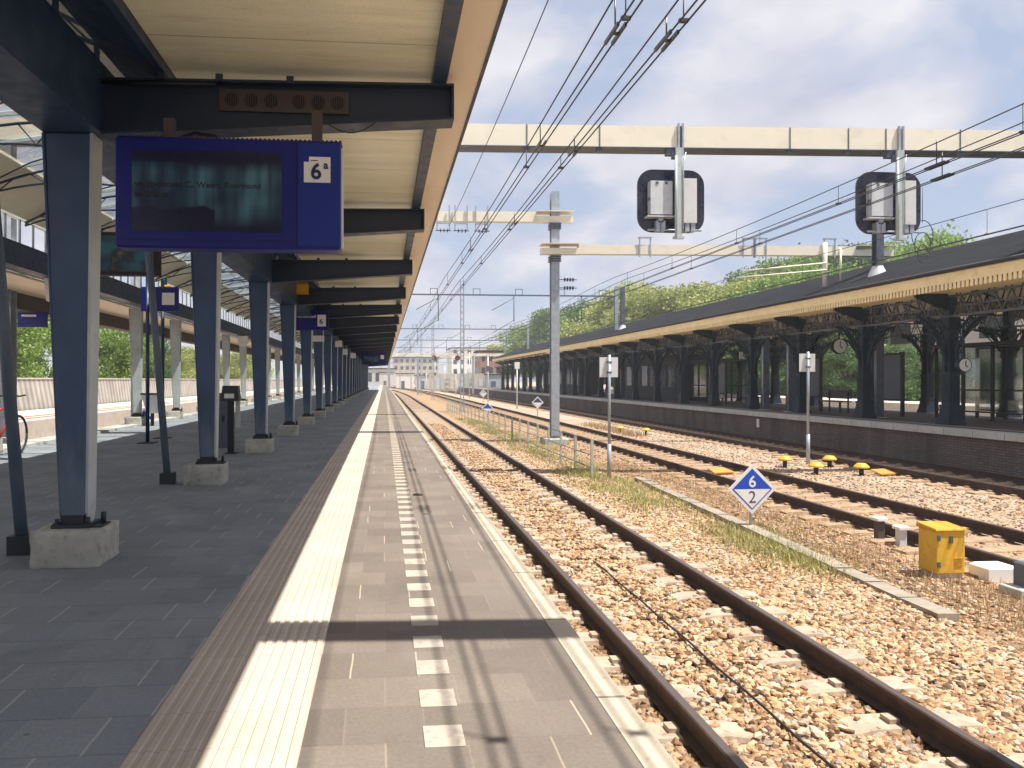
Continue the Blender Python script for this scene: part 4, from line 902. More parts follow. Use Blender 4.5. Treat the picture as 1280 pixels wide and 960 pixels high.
# ------------------------------------------------------------------ gantries
def hpole(m, x, y, z0, z1, w=0.2, d=0.22):
    m.box(x - w / 2, x + w / 2, y - d / 2, y - d / 2 + 0.02, z0, z1).box(x - w / 2, x + w / 2, y + d / 2 - 0.02, y + d / 2, z0, z1).box(x - 0.012, x + 0.012, y - d / 2 + 0.02, y + d / 2 - 0.02, z0, z1)
SK = -0.05                                            # gantries stand slightly skew to the tracks
def beam(m, xa, xb, yref, xref, zc, h, d):
    ya, yb = yref + SK * (xa - xref), yref + SK * (xb - xref)
    m.hexa([(xa, ya - d / 2, zc - h / 2), (xb, yb - d / 2, zc - h / 2), (xb, yb + d / 2, zc - h / 2), (xa, ya + d / 2, zc - h / 2), (xa, ya - d / 2, zc + h / 2), (xb, yb - d / 2, zc + h / 2), (xb, yb + d / 2, zc + h / 2), (xa, ya + d / 2, zc + h / 2)])
def channel(m, xa, xb, yref, xref, zc, h, d):
    """beam end with wide top and bottom flanges"""
    beam(m, xa, xb, yref, xref, zc + h / 2 + 0.01, 0.02, d + 0.35); beam(m, xa, xb, yref, xref, zc - h / 2 + 0.1, 0.22, d + 0.02)
def insul_string(m, a, b, k=4):
    a, b = Vector(a), Vector(b)
    m.tube([a, b], 0.015, 6)
    for i in range(k): p = a.lerp(b, 0.3 + 0.45 * i / max(1, k - 1)); q = a.lerp(b, 0.3 + 0.45 * i / max(1, k - 1) + 0.06); m.tube([p, q], 0.07, 8)
# A: big cream beam with the two signals
ga = empty('gantry_beam', (8, 17.2, 7.0), 'large cream beam overhead carrying the two signals across all tracks', 'gantry beam', 'cream box beams over the tracks')
zA, hA = 6.98, 0.50
m = MB(); beam(m, -9.0, 26.0, 17.2, 8, zA, hA, 0.45); m.build('beam', 'cream_beam', ga)
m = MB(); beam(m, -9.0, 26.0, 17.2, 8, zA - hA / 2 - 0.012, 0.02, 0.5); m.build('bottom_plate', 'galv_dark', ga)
m = MB()
for x in (3.3, 5.0, 6.9, 9.5, 10.9, 11.8, 13.6): y = 17.2 + SK * (x - 8); m.box(x - 0.012, x + 0.012, y - 0.236, y - 0.226, zA - hA / 2, zA + hA / 2); m.box(x - 0.06, x + 0.06, y - 0.2, y - 0.1, zA - hA / 2 - 0.10, zA - hA / 2 - 0.022)
m.build('seam_clamps', 'galv_dark', ga)
for x in (-8.6, 25.6): m = MB(); hpole(m, x, 17.2 + SK * (x - 8), G, zA - hA / 2 - 0.03, 0.3, 0.3); m.build('post', 'galv', ga)
# signals (seen from behind)
def signal(x, lab):
    y = 17.2 + SK * (x - 8); o = empty('railway_signal', (x, y, 4.6), lab, 'railway signal', 'signals hanging from the large cream beam')
    MB().prism(rrect(1.62, 1.48, 0.36, 7), FRONT(x - 0.05, y + 0.02, 5.52), 0.05).build('back_plate', 'signal_black', o)
    c = MB().box(x - 0.62, x - 0.10, y - 0.25, y - 0.032, 5.16, 5.94).box(x - 0.70, x - 0.05, y - 0.26, y - 0.03, 5.10, 5.13).build('cabinet', 'cab', o)
    MB().box(x - 0.5, x - 0.44, y - 0.262, y - 0.251, 5.86, 5.92).box(x - 0.28, x - 0.22, y - 0.262, y - 0.251, 5.86, 5.92).box(x - 0.635, x - 0.621, y - 0.2, y - 0.1, 5.5, 5.56).build('clips', 'galv_dark', c)
    MB().box(x + 0.17, x + 0.50, y - 0.22, y - 0.032, 4.98, 6.02).build('cabinet', 'plate_back', o)
    mm = MB().box(x - 0.05, x + 0.10, y - 0.34, y - 0.27, 4.62, 6.70).tube([(x - 0.06, y - 0.36, 4.6), (x - 0.06, y - 0.36, 6.5)], 0.03, 8).tube([(x + 0.12, y - 0.35, 4.8), (x + 0.12, y - 0.35, 6.3), (x + 0.2, y - 0.3, 6.6)], 0.016, 6).box(x - 0.10, x + 0.14, y - 0.36, y - 0.25, 4.58, 4.64)
    mm.build('mast', 'steel_pale', o)
    MB().box(x - 0.22, x + 0.10, y - 0.22, y - 0.06, 6.56, 6.70).box(x - 0.12, x + 0.06, y - 0.28, y - 0.20, 6.45, 6.6).build('clamp', 'galv_dark', o)
    MB().box(x + 0.02, x + 0.06, y - 0.29, y - 0.236, 6.55, 7.28).box(x + 0.12, x + 0.16, y - 0.29, y - 0.236, 6.55, 7.28).build('hanger_strap', 'galv', o)
    q = MB()
    q.tube([(x - 0.65, y - 0.12, 4.82), (x + 0.65, y - 0.12, 4.82)], 0.025, 6)
    for k in (-0.42, -0.3, 0.28, 0.42): q.box(x + k - 0.05, x + k + 0.05, y - 0.2, y - 0.035, 4.78, 5.02)
    q.box(x - 0.42, x - 0.3, y - 0.2, y - 0.1, 4.98, 5.1)
    q.build('lower_bracket', 'galv', o)
signal(6.80, 'black rounded railway signal seen from behind, the one nearer our platform'); signal(12.05, 'black rounded railway signal seen from behind, the one over the farthest track')
# B and C share the steel pole between the tracks
gp = empty('gantry_pole', (6.2, 27.0, G), 'tall grey steel pole between the tracks holding two cream beams', 'gantry pole')
m = MB(); hpole(m, 6.2, 27.0, G + 0.3, 8.15, 0.30, 0.30); m.build('shaft', 'galv', gp)
MB().bbox(5.75, 6.65, 26.55, 27.45, G - 0.1, G + 0.22, 0.03).build('footing', 'concrete', gp); MB().box(5.97, 6.43, 26.78, 27.22, G + 0.22, G + 0.3).build('base_plate', 'galv_dark', gp)
m = MB()
for z in (5.6, 6.78):
    for k in range(3): m.box(6.0, 6.4, 26.80, 27.20, z + k * 0.08, z + k * 0.08 + 0.05)
m.build('collar', 'galv_dark', gp)
m = MB()
for z in (4.95, 4.65): insul_string(m, (6.33, 26.9, z), (7.0, 26.9, z))
m.build('insulator', 'insul', gp)
gb = empty('gantry_beam', (11.7, 26.8, 6.05), 'thin cream beam from the grey pole to the post on the canopy roof', 'gantry beam', 'cream box beams over the tracks')
m = MB(); beam(m, 7.0, 17.2, 26.8, 6.2, 6.02, 0.34, 0.30); m.build('beam', 'cream_beam', gb)
m = MB(); channel(m, 5.65, 7.0, 26.8, 6.2, 6.02, 0.34, 0.30); channel(m, 17.2, 18.6, 26.8, 6.2, 6.02, 0.34, 0.30); m.build('beam_end', 'cream_beam', gb)
m = MB()
for x in (9.2, 13.0, 13.45, 16.0):
    y = 26.8 + SK * (x - 6.2); m.box(x - 0.02, x + 0.02, y - 0.2, y - 0.155, 5.75, 6.45); m.box(x + 0.38, x + 0.42, y - 0.2, y - 0.155, 5.75, 6.45); m.box(x - 0.05, x + 0.45, y - 0.21, y - 0.14, 6.42, 6.47)
m.build('bracket', 'galv', gb)
m = MB(); m.tube([(16.0, 26.1, 6.3), (16.0, 26.1, 4.7)], 0.08, 10).tube([(16.6, 26.1, 6.1), (16.6, 26.1, 4.9)], 0.035, 8)
m.tube([(16.0, 26.0, 5.55), (13.0, 26.2, 5.25)], 0.03, 6).tube([(16.0, 26.0, 5.3), (12.7, 26.2, 5.0)], 0.025, 6); m.build('cantilever', 'cream_beam', gb)
gc = empty('gantry_beam', (2, 27, 7.2), 'thin cream beam from the grey pole left over the near track, with insulators', 'gantry beam', 'cream box beams over the tracks')
m = MB(); beam(m, -9.0, 5.5, 27.0, 6.2, 7.22, 0.36, 0.30); m.build('beam', 'cream_beam', gc)
m = MB(); channel(m, 5.5, 6.85, 27.0, 6.2, 7.22, 0.36, 0.30); m.build('beam_end', 'cream_beam', gc)
m = MB(); hpole(m, -8.8, 27.7, 0, 7.03, 0.3, 0.3); m.build('post', 'galv', gc)
m = MB(); q = MB()
for x in (1.9, 2.55, 3.3):
    m.box(x - 0.02, x + 0.02, 26.95, 26.99, 6.7, 7.6); m.box(x + 0.42, x + 0.46, 26.95, 26.99, 6.7, 7.6); m.box(x - 0.02, x + 0.46, 26.94, 27.0, 6.92, 6.98)
    insul_string(q, (x - 0.06, 26.97, 6.68), (x + 0.5, 26.97, 6.68), 3)
m.build('bracket', 'galv', gc); q.build('insulator', 'insul', gc)
# beam just out of view above the camera (its shadow crosses the platform)
gd = empty('gantry_beam', (4, 2.9, 7.0), 'cream beam above the viewpoint whose shadow band crosses the near platform', 'gantry beam', 'cream box beams over the tracks')
m = MB(); beam(m, -9, 12.0, 2.45, 4, 7.0, 0.34, 0.26); m.build('beam', 'cream_beam', gd)
m = MB(); hpole(m, 11.8, 2.05, G, 6.83, 0.3, 0.3); hpole(m, -8.8, 3.1, 0, 6.83, 0.3, 0.3); m.build('post', 'galv', gd)
# farther portals: thin steel masts and cross bars
def portal(y, i, xl, xr, ztop, zbar, lab):
    o = empty('catenary_portal', (xl, y, G), lab, 'catenary portal', 'thin steel portals carrying the overhead line')
    m = MB(); w = 0.22
    for dx in (-w / 2, w / 2):
        for dy in (-w / 2, w / 2): m.bar((xl + dx, y + dy, G), (xl + dx, y + dy, ztop), 0.05)
    z = G + 0.3
    while z < ztop - 0.3: m.bar((xl - w / 2, y - w / 2, z), (xl + w / 2, y - w / 2, z + 0.3), 0.03); m.bar((xl - w / 2, y + w / 2, z + 0.3), (xl + w / 2, y + w / 2, z), 0.03); z += 0.45
    m.build('mast', 'galv', o)
    m = MB(); hpole(m, xr, y, G if xr < 15 or xr > 23.5 else 4.9, ztop - 0.4, 0.25, 0.25); m.build('mast', 'galv', o)
    m = MB(); m.bar((-8, y, zbar), (xr, y, zbar), 0.12, 0.10)
    for x in np.arange(-6, xr, 3.1): m.box(x, x + 0.04, y - 0.02, y + 0.02, zbar, zbar + 0.45); m.box(x + 0.5, x + 0.54, y - 0.02, y + 0.02, zbar, zbar + 0.45); m.box(x, x + 0.54, y - 0.02, y + 0.02, zbar + 0.42, zbar + 0.46)
    m.build('cross_bar', 'wire_far', o)
    for x in (2.7, 8.2, 13.2):
        m = MB(); m.tube([(x + 1.2, y, zbar), (x + 1.2, y, zbar - 1.9)], 0.035, 6); m.tube([(x + 1.2, y, zbar - 0.2), (x - 0.4, y, zbar - 1.1)], 0.025, 6); m.tube([(x + 1.2, y, zbar - 1.8), (x - 0.3, y, zbar - 2.7)], 0.022, 6)
        m.build('registration_arm', 'wire_far', o)
    return o
portal(54, 0, 5.62, 17.0, 8.5, 7.45, 'nearest lattice mast portal standing in line with the low fence')
for i, y in enumerate((88, 113, 140, 172, 210, 255)): portal(y, i + 1, 5.7 + bend1(y) * (1 if y > 95 else 0), 17.0 + i * 4.5 if i == 0 else 26 + i * 2, 8.3, 7.3, 'one of the distant thin catenary portals toward the horizon')
sg = empty('signal_gantry', (6, 118, G), 'distant cream gantry with two dark red round signals near the horizon', 'signal gantry')
m = MB().box(0.5, 22.5, 117.8, 118.2, 5.05, 5.5); m.build('beam', 'cream_beam', sg)
for x in (0.8, 5.3, 14.0, 22.2): m = MB(); hpole(m, x, 118, G, 5.05, 0.3, 0.3); m.build('post', 'galv', sg)
for x in (7.8, 11.5):
    MB().prism([(0.42 * math.cos(a), 0.42 * math.sin(a)) for a in np.linspace(0, 2 * math.pi, 17)[:-1]], FRONT(x, 117.7, 4.75), 0.3).box(x - 0.04, x + 0.04, 117.45, 117.6, 4.2, 5.6).build('signal_head', 'maroon', sg)

# ------------------------------------------------------------------ overhead lines
def line(xc, zc, dm, y0, y1, lab, clamps=(), step=4.6, cw=True):
    o = empty('overhead_line', (xc, y0, zc), lab, 'overhead line', 'overhead lines above the tracks')
    def msg(y): u = ((y - 2.9) % 24) / 24; return zc + dm - 0.18 * math.sin(math.pi * u)
    def bx(y): return xc + (bend1(y) if y > 95 else 0)
    ys = list(np.arange(y0, y1, 2.0))
    if cw:
        for dx in (-0.035, 0.035): MB().tube([(bx(y) + dx, y, zc) for y in ys], 0.009, 5).build('contact_wire', 'wire', o)
    MB().tube([(bx(y), y, msg(y)) for y in ys], 0.009, 5).build('messenger_wire', 'wire', o)
    y = y0 + 1.2; n = 0
    while cw and y < 70 and n < 25:
        m = MB().tube([(bx(y), y, zc), (bx(y), y, msg(y))], 0.006, 4).box(bx(y) - 0.042, bx(y) + 0.042, y - 0.02, y + 0.02, zc - 0.01, zc + 0.02); m.build('dropper', 'wire', o); y += step; n += 1
    for y in clamps: MB().box(xc - 0.046, xc - 0.022, y - 0.2, y + 0.2, zc - 0.012, zc + 0.022).box(xc + 0.022, xc + 0.046, y - 0.2, y + 0.2, zc - 0.012, zc + 0.022).box(xc - 0.022, xc + 0.022, y - 0.015, y + 0.015, zc, zc + 0.02).tube([(xc, y, zc + 0.02), (xc, y, zc + dm - 0.1)], 0.008, 5).build('wire_clamp', 'insul', o)
    return o
line(2.10, 4.45, 0.44, -4, 230, 'overhead line over the nearest track, the one nearer our platform', (6.7, 10.0, 18.2))
line(2.62, 4.45, 0.33, -4, 230, 'overhead line over the nearest track, the one farther from our platform', (6.8, 10.2, 15))
line(8.1, 4.45, 0.49, -4, 200, 'overhead line over the middle track, left one of the pair', (10.4,), 3.9)
line(8.66, 4.45, 0.49, -4, 200, 'overhead line over the middle track, right one of the pair', (11.0,), 3.9)
line(13.0, 4.45, 0.72, -4, 190, 'overhead line over the track beside the far platform', (), 3.6)
line(2.25, 6.62, 0.05, -4, 27, 'single feeder wire running alone next to the canopy edge', (), 4, False)
lp = empty('cable_coil', (15.0, 19.8, 5.0), 'coiled loops of spare cable hanging over the iron canopy edge', 'cable coil')
m = MB()
for k in range(3):
    m.tube([(15.0 + 0.05 * k + 0.32 * (1 - 0.25 * k) * math.cos(a), 19.8 + 0.06 * k, 5.35 - 0.25 * k + (0.42 - 0.08 * k) * math.sin(a)) for a in np.linspace(0, 2 * math.pi, 25)], 0.012, 5)
m.tube([(15.0, 19.8, 5.7), (15.0, 19.8, 6.7)], 0.01, 5).build('loops', 'wire', lp)

# ------------------------------------------------------------------ trackside things
def diamond(x, y, zc, lab, top='blue_sign', digits=None, s=0.385):
    o = empty('track_sign', (x, y, G), lab, 'track sign', 'diamond track signs')
    MB().tube([(x, y + 0.035, G), (x, y + 0.035, zc - s * 0.5)], 0.025, 8).build('post', 'galv', o)
    p = MB().prism([(0, -s), (s, 0), (0, s), (-s, 0)], FRONT(x, y + 0.006, zc), 0.012).build('plate', 'white', o)
    k = s * 0.83; MB().prism([(0, -k), (k, 0), (0, k), (-k, 0)], FRONT(x, y - 0.0065, zc), 0.002).build('border', 'blue_sign', p)
    k = s * 0.77; MB().prism([(0, -k), (k, 0), (-k, 0)], FRONT(x, y - 0.0088, zc), 0.002).build('lower_half', 'white', p)
    if top != 'blue_sign': MB().prism([(k, 0.0), (0, k), (-k, 0.0)], FRONT(x, y - 0.0088, zc), 0.002).build('upper_half', top, p)
    if digits:
        text(digits[0], 0.245, 'number', 'white', p, (x, y - 0.0125, zc + 0.035), 'CENTER', 0.001, 0.004)
        text(digits[1], 0.265, 'number', 'navy', p, (x, y - 0.0125, zc - 0.21), 'CENTER', 0.001, -0.002)
    return o
diamond(5.68, 11.2, -0.39, 'blue and white diamond sign reading 6 over 2 beside the cable trough', digits=('6', '2'))
diamond(6.5, 47.0, -0.50, 'small blue topped diamond sign at the far end of the low fence')
diamond(9.7, 47.0, -0.13, 'small diamond sign with dark teal top just left of the grey pole', top='steel')
diamond(9.4, 71.0, 0.02, 'tiniest diamond sign far off in front of the far platform end', top='steel_pale')
dl = diamond(-7.7, 25.0, -0.0, 'small blue and white diamond sign beside the left track')
def plate_post(x, y, zc, w, h, lab):
    o = empty('sign_post', (x, y, G), lab, 'sign post', 'tall posts with sign plates seen from behind')
    MB().tube([(x, y, G), (x, y, -0.2)], 0.05, 10).tube([(x, y, -0.2), (x, y, zc + h / 2 + 0.05)], 0.036, 10).build('post', 'galv', o)
    for k in (-1, 1): MB().box(x + (0.005 if k > 0 else -w / 2), x + (w / 2 if k > 0 else -0.005), y + 0.04, y + 0.055, zc - h / 2, zc + h / 2).build('plate', 'plate_back', o)
    MB().box(x - 0.05, x + 0.05, y - 0.04, y + 0.04, zc + 0.1, zc + 0.14).box(x - 0.05, x + 0.05, y - 0.04, y + 0.04, zc - 0.14, zc - 0.1).build('clamp', 'galv_dark', o)
plate_post(5.25, 17.2, 1.60, 0.44, 0.47, 'tall post with square white sign back at the near end of the low fence')
plate_post(11.68, 19.85, 1.78, 0.46, 0.50, 'tall post with square white sign back between the middle and farthest tracks')
fn = empty('low_fence', (4.7, 17, G), 'low grey green post fence with thin wires beside the near track', 'fence')
for i in range(26):
    y = 17.6 + 1.5 * i; x = 4.95 - 0.012 * (y - 17.6) if y < 45 else 4.62
    MB().box(x - 0.03, x + 0.03, y - 0.03, y + 0.03, G, -0.10).build('post', 'fence_green', fn)
m = MB()
for z in (-0.14, -0.5, -0.8): m.tube([(4.95 - 0.012 * (y - 17.6) if y < 45 else 4.62, y, z) for y in np.arange(17.6, 55.2, 1.5)], 0.012, 5)
m.build('wire', 'galv_dark', fn)
ct = empty('cable_trough', (5.6, 11, G), 'row of low concrete cable trough covers behind the diamond sign', 'cable trough')
pa, pb = Vector((5.42, 6.8, 0)), Vector((5.88, 17.0, 0)); m = MB(); N = 17
for i in range(N):
    a = pa.lerp(pb, i / N); b = pa.lerp(pb, (i + 0.96) / N); m.bar((a.x, a.y, G + 0.02 + rng.uniform(-0.008, 0.008)), (b.x, b.y, G + 0.02 + rng.uniform(-0.008, 0.008)), 0.21, 0.11)
m.build('covers', 'trough', ct)
yb = empty('equipment_box', (6.6, 8.45, G), 'bright yellow trackside equipment box on a concrete plinth', 'equipment box')
MB().box(6.45, 6.77, 8.28, 8.54, G - 0.05, G + 0.06).build('plinth', 'concrete_pale', yb)
o = MB().box(6.43, 6.79, 8.26, 8.56, G + 0.06, G + 0.56).build('body', 'yellow', yb); bv(o, 0.012)
o = MB().hexa([(6.41, 8.24, G + 0.562), (6.81, 8.24, G + 0.562), (6.81, 8.58, G + 0.562), (6.41, 8.58, G + 0.562), (6.42, 8.25, G + 0.59), (6.80, 8.25, G + 0.59), (6.80, 8.57, G + 0.62), (6.42, 8.57, G + 0.62)]).build('lid', 'yellow_dark', yb); bv(o, 0.008)
MB().box(6.59, 6.63, 8.245, 8.2585, G + 0.42, G + 0.50).build('latch', 'galv_dark', yb)
for z in (0.14, 0.45): MB().box(6.44, 6.475, 8.246, 8.2585, G + z, G + z + 0.06).build('hinge', 'galv_dark', yb)
m = MB()
for k in range(4): m.box(6.66, 6.76, 8.25, 8.2585, G + 0.16 + k * 0.025, G + 0.17 + k * 0.025)
m.build('vent_slots', 'yellow_dark', yb)
for x, y, h, lab in ((7.14, 10.3, 0.30, 'short dark post with white cap just beyond the yellow box, the taller of two'), (7.22, 9.95, 0.24, 'short grey post with white cap just beyond the yellow box, the shorter of two')):
    o = empty('marker_post', (x, y, G), lab, 'marker post', 'capped posts behind the yellow box')
    MB().box(x - 0.05, x + 0.05, y - 0.05, y + 0.05, G - 0.03, G + h).build('body', 'brown' if h > 0.28 else 'plate_back', o); MB().bbox(x - 0.08, x + 0.08, y - 0.08, y + 0.08, G + h, G + h + 0.05, 0.015).build('cap', 'white', o)
tag(MB().bbox(6.95, 7.32, 8.1, 8.4, G - 0.02, G + 0.17, 0.03).build('concrete_block', 'white', None, (7.1, 8.2, G)), 'small whitewashed block right of the yellow equipment box', 'block')
jb = empty('junction_box', (6.95, 7.55, G), 'dark grey box at the right picture edge near the yellow box', 'junction box'); MB().bbox(6.72, 7.2, 7.4, 7.7, G - 0.02, G + 0.10, 0.01).build('base', 'concrete', jb); MB().bbox(6.85, 7.15, 7.45, 7.65, G + 0.10, G + 0.36, 0.02).build('body', 'board', jb)
caplab = ['yellow mushroom capped stub left of the tall white sign post', 'yellow mushroom capped stub at the foot of the tall white sign post, nearer one', 'yellow mushroom capped stub behind the two nearer ones by the white sign post', 'yellow mushroom capped stub next to the orange plate', 'distant yellow capped stub right of the post at the low fence', 'distant yellow capped stub close to the far track, the right one of two']
mush = None
for (x, y), lab in zip(((10.65, 19.2), (10.62, 17.7), (11.9, 19.2), (11.6, 17.4), (10.4, 32.5), (11.05, 31.0)), caplab):
    if mush is None:
        mush = empty('ground_marker', (0, 0, 0), lab, 'ground marker', 'yellow mushroom capped stubs between the tracks')
        MB().tube([(0, 0, G), (0, 0, G + 0.2)], 0.055, 10).build('stub', 'black', mush)
        MB().lathe([(0.0, G + 0.185), (0.17, G + 0.185), (0.185, G + 0.21), (0.175, G + 0.228), (0.11, G + 0.29), (0.10, G + 0.30), (0.0, G + 0.302)], (0, 0, 0), 14).build('cap', 'yellow', mush); o = mush
    else: o = copy_tree(mush)
    o.location = (x, y, 0); o['label'] = lab
for x, y, lab in ((12.2, 17.4, 'flat orange plate lying right of the yellow capped stubs'), (8.3, 18.0, 'flat orange plate lying on the middle track ballast')):
    o = MB().hexa([(x - 0.24, y - 0.22, G + 0.03), (x + 0.30, y - 0.15, G + 0.04), (x + 0.24, y + 0.3, G + 0.10), (x - 0.2, y + 0.25, G + 0.09), (x - 0.24, y - 0.22, G + 0.06), (x + 0.30, y - 0.15, G + 0.07), (x + 0.24, y + 0.3, G + 0.13), (x - 0.2, y + 0.25, G + 0.12)]).build('cover_plate', 'orange', None, (x, y, G)); tag(o, lab, 'plate')

# ------------------------------------------------------------------ trees
def crown_np(n, clumps, leaf):
    """leaf quads in shells round many clump centres"""
    c = np.array([k[:3] for k in clumps]); r = np.array([k[3] for k in clumps]); w = r ** 2 / (r ** 2).sum(); idx = rng.choice(len(clumps), n, p=w)
    d = rng.normal(size=(n, 3)); d /= np.linalg.norm(d, axis=1)[:, None]; rad = r[idx] * (rng.uniform(0.35, 1.0, n) ** 0.5) * (1 + 0.22 * rng.normal(size=n))
    P = c[idx] + d * rad[:, None] * np.array([1, 1, 0.85]); a = rng.normal(size=(n, 3)); a /= np.linalg.norm(a, axis=1)[:, None]
    b = np.cross(a, rng.normal(size=(n, 3))); b /= np.linalg.norm(b, axis=1)[:, None]; s = (leaf * rng.uniform(0.6, 1.4, n))[:, None]
    V = np.stack([P - a * s, P + b * s * 0.55, P + a * s, P - b * s * 0.55], 1).reshape(-1, 3); F = np.arange(n * 4).reshape(-1, 4)
    return V, F
def clumps_for(h, w, base, k):
    out = []
    for i in range(k):
        z = base + (h - base) * (0.1 + 0.85 * random.random()); t = (z - base) / (h - base); rr = w * math.sin(math.pi * min(1, 0.18 + 0.78 * t)) ** 0.7
        a = random.uniform(0, 6.28); q = rr * math.sqrt(random.uniform(0.05, 1)); out.append((q * math.cos(a), q * math.sin(a), z, random.uniform(0.16, 0.30) * w + 0.3))
    return out
def tree_proto(h, w, base, k, n, leaf, mat, lab, group):
    o = empty('tree', (0, 0, 0), lab, 'tree', group); cl = clumps_for(h, w, base, k)
    V, F = crown_np(n, cl, leaf); npmesh('crown', V, F, mat, o)
    m = MB(); m.tube([(0, 0, -0.2), (0.05, 0, h * 0.2), (0.1, 0.1, h * 0.5), (0.0, 0.1, h * 0.8)], [0.03 * h, 0.022 * h, 0.014 * h, 0.004 * h], 8)
    for c in cl[::3]: m.tube([(0.05, 0, max(base * 0.8, c[2] * 0.45)), (c[0] * 0.5, c[1] * 0.5, c[2] * 0.72), c[:3]], [0.011 * h, 0.006 * h, 0.002 * h], 5)
    m.build('trunk', 'bark', o); return o
tp = {}
for key, mat, word in (('g', 'leaf_green', 'fresh green'), ('d', 'leaf_dark', 'deep green'), ('o', 'leaf_olive', 'olive yellow')):
    tp[key] = tree_proto(12, 5.2, 2.2, 44, 24000, 0.155, mat, 'proto', 'trees behind the iron canopy')
used = set()
def tree(key, x, y, h, wide, lab, group, rz):
    s = h / 12.0
    if key not in used: o = tp[key]; used.add(key); o['label'] = lab; o['group'] = group
    else: o = copy_tree(tp[key]); o['label'] = lab; o['group'] = group
    o.location = (x, y, G); o.scale = (s * wide, s * wide, s); o.rotation_euler.z = rz; return o
LG, LD, LO = ('one of the bright green trees in the row behind the iron canopy roof', 'one of the dark green trees in the row behind the iron canopy roof', 'one of the pale olive yellow trees behind the middle of the canopy roof')
rowR = [('g', 63, 82, 18.5, 0.85), ('g', 64, 90, 19.5, 0.9), ('d', 62, 96, 19.5, 0.9), ('g', 64, 104, 20.5, 0.9), ('g', 62, 112, 20.5, 0.9), ('d', 63, 122, 20.5, 0.9), ('g', 40, 66, 12.6, 1.0), ('g', 40, 72, 12.4, 1.1), ('o', 38, 79, 12.8, 1.2), ('o', 40, 87, 13.4, 1.2), ('o', 38, 96, 14.0, 1.2), ('o', 40, 106, 15.2, 1.2), ('o', 38, 117, 16.6, 1.2),
        ('d', 37, 128, 15.6, 1.1), ('g', 38, 141, 15.8, 1.1), ('d', 36, 152, 16.6, 1.1), ('g', 37, 166, 16.4, 1.2), ('d', 38, 182, 16.0, 1.1), ('g', 38, 200, 16.5, 1.2), ('d', 33, 62, 9.0, 1.2), ('g', 33, 90, 9.0, 1.2), ('d', 33, 112, 10.0, 1.2)]
for i, (k, x, y, h, w) in enumerate(rowR): tree(k, x, y, h, w, {'g': LG, 'd': LD, 'o': LO}[k], 'trees behind the iron canopy', i * 1.37)
for i in range(11):
    y = 43 + i * 6.5; o = copy_tree(tp['d']); o['label'] = 'one of the dark bushes behind the outer pale platform, seen between the iron columns'; o['group'] = 'bushes behind the outer platform'; o.name = 'bush'
    o.location = (34.5 + (i % 3) * 0.8, y, G - 0.4); o.scale = (0.55, 0.62, 0.36 + 0.05 * (i % 4)); o.rotation_euler.z = i * 2.3
ye = tree_proto(11, 4.0, 2.5, 26, 8000, 0.22, 'leaf_yellow', 'yellow green tree beside the red brick house near the horizon', 'distant trees near the horizon'); ye.location = (27.5, 178, G)
LL = 'one of the bright green trees behind the left barrier wall'
for i, (k, x, y, h, w) in enumerate((('g', -21, 39, 9.0, 1.0), ('g', -22, 48, 7.5, 0.8), ('g', -21, 58, 9.0, 0.8), ('d', -19.5, 65, 6.5, 0.8), ('o', -24, 84, 5.6, 1.5), ('o', -25, 98, 6.2, 1.5), ('o', -23, 112, 6.0, 1.6), ('o', -24, 135, 7.0, 1.6), ('g', -17.5, 30, 6.0, 0.7))):
    tree(k, x, y, h, w, {'g': LL, 'd': 'dark green tree among bright ones behind the left barrier wall', 'o': 'one of the pale yellow green trees far along the left barrier wall'}[k], 'trees behind the left barrier', i * 2.1)

# ------------------------------------------------------------------ background buildings
def house(name, x0, x1, y0, y1, h, wall, lab, floors, bays, side=True, roofm='roof_slate'):
    o = empty(name, ((x0 + x1) / 2, y0, G), lab, 'building'); MB().box(x0, x1, y0, y1, G - 0.2, h).build('wall', wall, o); MB().box(x0 - 0.3, x1 + 0.3, y0 - 0.3, y1 + 0.3, h, h + 0.4).build('roof', roofm, o)
    fh = (h - G) / floors
    for f in range(floors):
        for b in range(bays):
            z = G + fh * f + fh * 0.3; w = (x1 - x0) / bays; xa = x0 + w * (b + 0.25)
            MB().box(xa, xa + w * 0.5, y0 - 0.05, y0 - 0.003, z, z + fh * 0.5).build('window', 'window', o)
            if side:
                wy = (y1 - y0) / bays; ya = y0 + wy * (b + 0.25); MB().box(x0 - 0.05, x0 - 0.003, ya, ya + wy * 0.5, z, z + fh * 0.5).build('window', 'window', o)
    return o
house('brick_house', 21.5, 26.5, 168, 178, 7.6, 'brick_red', 'red brick house at the far end of the iron canopy', 3, 3)
house('apartment_block', 4, 24, 330, 345, 11, 'concrete_pale', 'long pale apartment block on the horizon beyond the tracks', 4, 8, False)
house('office_block', 27, 44, 300, 320, 14, 'white', 'white flat roofed block on the horizon right of the apartments', 4, 6, False)
house('depot_building', -6, 4.0, 260, 275, 5.0, 'plate_back', 'low pale depot shed at the end of the near tracks', 1, 4, False)
house('cream_building', 46, 60, 20, 66, 7.5, 'pale_pave', 'cream building seen between the columns of the far platform', 2, 9, True)
structure('outer_platform', MB().box(28.6, 32.0, -5, 150, G, 0.02), 'pale_pave', 'pale sunlit platform beyond the far platform', 'platform')
gw = empty('panel_wall', (15, 150, G), 'pale low wall with faded panels at the track bend', 'wall'); MB().box(9, 23, 150, 150.3, G, 2.6).build('panels', 'concrete_pale', gw)
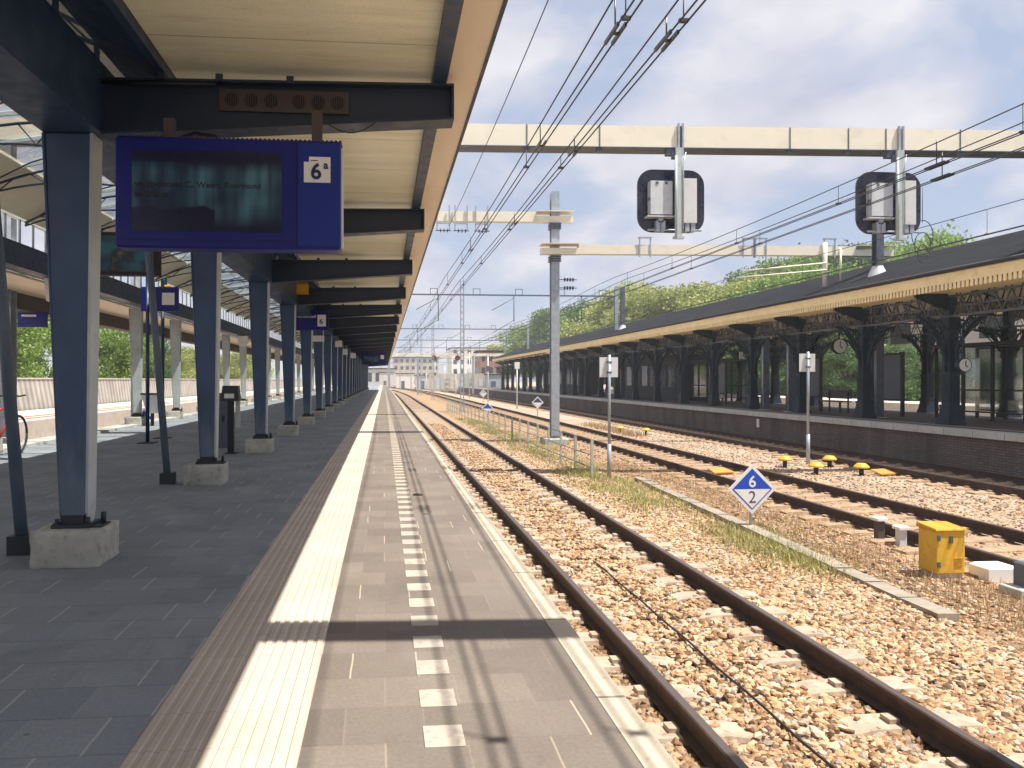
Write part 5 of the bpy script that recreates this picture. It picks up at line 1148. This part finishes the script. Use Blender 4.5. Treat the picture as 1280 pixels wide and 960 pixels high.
for i in range(14):
    x = 9.3 + i * 0.97; MB().box(x, x + 0.7, 149.94, 149.998, G + 0.5, 1.4 + 0.8 * ((i * 7) % 5) / 5).build('panel', ('plate_back', 'steel_pale', 'pale_pave', 'cab', 'barrier')[(i * 3) % 5], gw)
for i, (x, y, w, h, m, lab) in enumerate(((3.2, 205, 5, 3.0, 'white', 'white relay hut beside the bend of the near track'), (7.8, 185, 4, 2.4, 'cab', 'grey relay hut standing left of the pale panel wall'), (-1.5, 235, 4.5, 3.6, 'plate_back', 'pale grey hut far off at the end of the near platform'), (18.5, 135, 2.6, 2.2, 'steel_pale', 'small pale blue hut in front of the pale panel wall'))):
    o = empty('relay_hut', (x, y, G), lab, 'hut'); MB().box(x, x + w, y, y + 3, G, h).build('wall', m, o); MB().box(x - 0.15, x + w + 0.15, y - 0.15, y + 3.15, h, h + 0.18).build('roof', 'roof_slate', o); MB().box(x + w * 0.3, x + w * 0.3 + 0.9, y - 0.04, y - 0.003, G, G + 2.1).build('door', 'board', o)
for i in range(9):
    y = 60 + i * 17; x = 10.7 + (bend1(y) if y > 95 else 0); o = empty('track_post', (x, y, G), 'one of the thin pale posts between the tracks toward the horizon', 'post', 'thin posts between the far tracks')
    MB().tube([(x, y, G), (x, y, 2.6 + (i % 3) * 1.1)], 0.06, 6).build('shaft', 'plate_back', o); MB().box(x - 0.2, x + 0.2, y - 0.06, y - 0.03, 2.2, 2.75).build('plate', 'board' if i % 2 else 'white', o)

# ------------------------------------------------------------------ thin summer haze
hm = bpy.data.materials.new('air'); hm.use_nodes = True; ht = hm.node_tree; ht.nodes.clear()
ho = ht.nodes.new('ShaderNodeOutputMaterial'); hv = ht.nodes.new('ShaderNodeVolumePrincipled'); hv.inputs['Density'].default_value = 0.0008; hv.inputs['Color'].default_value = (0.93, 0.95, 1.0, 1)
ht.links.new(hv.outputs[0], ho.inputs['Volume'])
tag(MB().box(-302, 502, -62, 802, G - 1.0, 24).build('haze', hm, None, (0, 0, G)), 'thin pale haze over the tracks softening the distance', 'haze', None, 'stuff')
